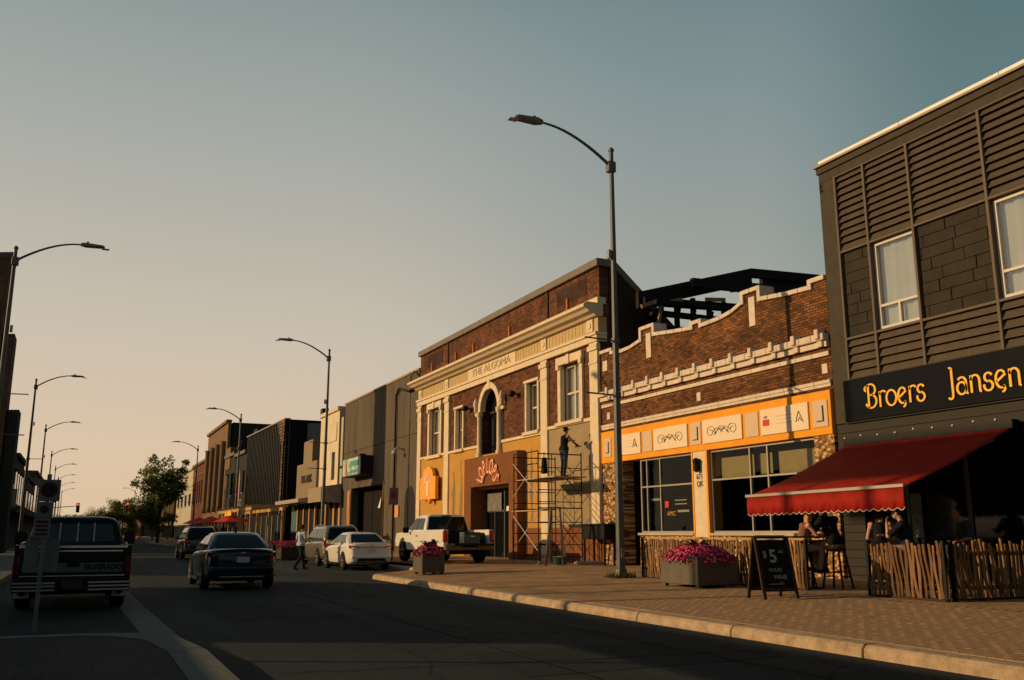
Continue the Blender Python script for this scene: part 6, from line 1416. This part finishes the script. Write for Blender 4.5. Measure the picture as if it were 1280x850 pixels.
build('box', MB().box(16.3,16.8,27.9,29.5,1.20,1.68), black_metal, bc, bevel=.02); build('lid', MB().box(16.27,16.83,27.87,29.53,1.683,1.73), black_metal, bc)
for y in (28.0, 29.4):
    for x in (16.36, 16.74): build('leg', MB().box(x-.03,x+.03,y-.03,y+.03,gz(16.5),1.20), black_metal, bc)
# ================================================================ signs and signals
ps = thing('parking_sign_post', 'grey post with stacked parking signs in front of the dark pickup', 'sign', (-.48, 15.6, .15))
build('post', MB().box(-.515,-.455,15.58,15.63,0,2.3), galv, ps)
swht = mat('sign_white', (.20,.215,.215), .5, var=.05); sgrn = mat('sign_dark_ink', (.03,.035,.04), .6); srd = mat('sign_red', (.16,.02,.02), .5)
s1 = build('no_parking_plate', MB().box(-.62,-.32,15.55,15.565,1.90,2.22), swht, ps, bevel=.01)
build('red_ring', MB().lathe([(.115,-.004),(.115,.0)], (-.47,15.547,2.07), 24, 'y').lathe([(.085,-.008),(.085,.0)], (-.47,15.545,2.07), 24, 'y'), srd, s1)
build('ring_centre', MB().lathe([(.08,-.003),(.08,.003)], (-.47,15.534,2.07), 20, 'y'), sgrn, s1)
s2 = build('arrow_plate', MB().box(-.62,-.40,15.55,15.565,1.66,1.89), swht, ps, bevel=.008); build('plate_mark', MB().lathe([(.06,-.003),(.06,.003)], (-.51,15.545,1.78), 16, 'y'), sgrn, s2)
s3 = build('hours_plate', MB().box(-.63,-.41,15.55,15.565,1.36,1.65), swht, ps, bevel=.008)
for k, q in enumerate((('sign_dark_ink',1.60),('sign_red',1.54),('sign_dark_ink',1.48),('sign_red',1.42))): build('print_line', MB().box(-.60,-.44,15.542,15.549,q[1]-.016,q[1]+.016), MATS[q[0]], s3)
for (a, b) in ((-.72,-.53),(-.45,-.26)): build('back_plate', MB().box(a,b,15.66,15.672,.86,1.34), swht, ps, bevel=.006)
hbk = thing('hanging_flower_basket', 'pink flower basket at the left edge of the picture', 'flower basket'); build('basket', MB().lathe([(.08,-.28),(.24,-.1),(.27,0)], n=14), wood_d, hbk); build('hanger', MB().tube([(0,0,0),(0,0,.5)], .01, 5), black_metal, hbk); flower_mass(hbk, 0, 0, .3, .3, 0, .2, 160, 21, (0,2,1), 120); place(hbk, (-1.75, 18.3, 1.2))
bp_ = thing('basket_post', 'dark post carrying the flower basket at the left edge', 'post'); build('post', MB().tube([(0,0,0),(0,0,1.75)], .04, 8), black_metal, bp_); build('bracket', MB().tube([(0,0,1.7),(.28,0,1.7)], .02, 6), black_metal, bp_); place(bp_, (-2.03, 18.3, .146))
np_ = thing('kerb_sign', 'dark no stopping sign on a thin post right of the white sedan', 'sign', (12.0, 38.2, gz(12))); build('post', MB().box(11.97,12.03,38.17,38.23,gz(12),3.35), black_metal, np_); pp = build('plate', MB().box(11.8,12.2,38.14,38.16,2.6,3.3), mat('sign_slate', (.10,.11,.12), .6), np_); build('ring', MB().lathe([(.14,-.004),(.14,.004)], (12.0,38.13,2.98), 20, 'y'), srd, pp)
def signal(name, label, pole, arm_end, zarm, face, lens, housing, glow):
    t = thing(name, label, 'traffic signal', (*pole, 0)); px_, py_ = pole
    build('pole', MB().tube([(px_,py_,.1),(px_,py_,zarm+.8)], [.12,.09], 8), pole_m, t); build('mast_arm', MB().tube([(px_,py_,zarm),(arm_end,py_,zarm+.35)], [.07,.04], 6), pole_m, t)
    h = build('housing', MB().box(arm_end-.22,arm_end+.22,py_-.35,py_-.1,zarm-.55,zarm+.75), housing, t, bevel=.03)
    for k in range(3): build('lens', MB().lathe([(.15,-.02),(.15,.02)], (arm_end,py_-.37,zarm+.53-k*.43), 14, 'y'), lens if k == 0 else mat('dead_lens', (.02,.02,.015), .4), h)
redl = mat('signal_red_lit', (.6,.02,.01), .4, emit=(1,.05,.02), estr=1.6)
signal('traffic_signal', 'traffic signal showing red on a mast arm above the left pickup', (-4.4,141), -.55, 4.6, 0, redl, black_metal, True)
signal('traffic_signal', 'orange cased traffic signal before the far trees', (9.6,146), 5.9, 4.9, 0, mat('amber_lens', (.55,.16,.03), .4, emit=(1,.22,.04), estr=.9), mat('signal_orange', (.65,.14,.03), .6), False)
# ================================================================ trees
bark = mat('bark', (.06,.045,.032), .9, var=.3, vscale=8, bump=.5)
lfA = [leafmat('tree_leaf_%d' % i, c) for i, c in enumerate(((.12,.155,.028),(.16,.195,.035),(.085,.11,.026)))]
def tree(label, x, y, Ht, rad, z0, n, seed, lean=0):
    r2 = random.Random(seed); t = thing('street_tree', label, 'tree', (x, y, z0)); br = MB(); base = Vector((x, y, z0)); tips = []
    tr_ = [base+Vector((.15*math.sin(k*1.3)*k/6, .1*math.cos(k)*k/6, Ht*.62*k/6)) for k in range(7)]
    build('trunk', MB().tube(tr_, [.17*(1-k/8)*Ht/9 for k in range(7)], 9), bark, t, smooth=True)
    for k in range(34):
        s_ = tr_[r2.randint(1, 6)]; a = r2.uniform(0, 6.28); e = s_+Vector((math.cos(a)*rad*r2.uniform(.45,.95), math.sin(a)*rad*r2.uniform(.45,.95), Ht*r2.uniform(.05,.36)))
        e.z = min(e.z, z0+Ht*.97); mdl = (s_+e)/2+Vector((0,0,.3*r2.random())); br.tube([s_, mdl, e], [.07,.045,.015], 5); tips += [e, mdl, (mdl+e)/2]
    for k in range(9): tips.append(tr_[6]+Vector((r2.uniform(-.5,.5)*rad, r2.uniform(-.5,.5)*rad, Ht*r2.uniform(.12,.36))))
    tag(build('limbs', br, bark, t, smooth=True), kind='stuff')
    ms = [MB(), MB(), MB()]
    cl_ = [(p+Vector((r2.gauss(0,.2), r2.gauss(0,.2), r2.gauss(0,.2))), rad*r2.uniform(.16,.32), r2.choice((0,0,1,2))) for p in tips]
    for _ in range(n):
        c, q, k = r2.choice(cl_); d = Vector((r2.gauss(0,1), r2.gauss(0,1), r2.gauss(0,.75))).normalized()*q*r2.random()**.45; p = c+d
        s = r2.uniform(.11,.23)*(Ht/9)**.5; rot = Matrix.Rotation(r2.uniform(0,6.3),3,'Z') @ Matrix.Rotation(r2.uniform(-1.1,1.1),3,'X') @ Matrix.Rotation(r2.uniform(-.6,.6),3,'Y')
        ms[k if r2.random() < .75 else r2.randint(0,2)].add([p+rot@Vector(v)*s for v in ((0,-1,0),(.55,-.1,.12),(0,1.1,0),(-.55,-.1,.12))], [(0,1,2,3)])
    for i, m in enumerate(ms): tag(build('crown_leaves', m, lfA[i], t), kind='stuff')
tree('tallest street tree standing in the bump-out before the pale block', 8.75, 124, 10.6, 3.1, .15, 9500, 4)
tree('round green tree left of the tallest tree', 8.4, 222, 8.6, 4.2, 0, 11000, 9)
tree('farther tree at the end of the street above the pickup', 5.8, 300, 8.5, 4.6, 0, 9000, 14)
tree('low far tree beside the red signal', 2.5, 330, 7.5, 4.2, 0, 7000, 19)
# unseen board added above the lot building: keeps the sun off the upper awning
rb = thing('awning_shade_board', 'added unseen shade board on posts above the low lot building', 'board', (-14.3, 29.6, 6.66))
build('panel', MB().box(-14.4,-14.2,26.7,33.0,11.15,12.8), fdk, rb)
for y in (27.5, 29.8, 32.2): build('post', MB().box(-14.4,-14.25,y-.08,y+.08,6.66,11.15), black_metal, rb)
# distant wooded end of the street
r3 = random.Random(5); far = MB()
for _ in range(6000):
    p = Vector((r3.uniform(-60,70), 470+r3.uniform(-15,25), max(0, 9*r3.random()**.6))); s = r3.uniform(.4,.9); rot = Matrix.Rotation(r3.uniform(0,6.3),3,'Z') @ Matrix.Rotation(r3.uniform(-1,1),3,'X')
    far.add([p+rot@Vector(v)*s for v in ((0,-1,0),(.6,0,.2),(0,1,0),(-.6,0,.2))], [(0,1,2,3)])
tag(build('far_wood', far, lfA[2]), 'dim wood closing the far end of the street', 'wood', kind='stuff')

# weeds in the joint at the lamp foot
wd = MB(); r4 = random.Random(8)
for _ in range(160):
    a = r4.uniform(0,6.28); q = r4.uniform(.12,.42); p = Vector((12.8+q*math.cos(a), 21.1+q*math.sin(a), gz(12.8))); h_ = r4.uniform(.05,.16); d = Vector((r4.uniform(-.6,.6), r4.uniform(-.6,.6), 1)).normalized()*h_; s_ = Vector((math.cos(a*3), math.sin(a*3), 0))*.018
    wd.add([p-s_, p+s_, p+d+s_*.4, p+d*1.15], [(0,1,2,3)])
tag(build('weeds', wd, leafm[1]), 'weeds growing round the foot of the nearest street lamp', 'weeds', kind='stuff')
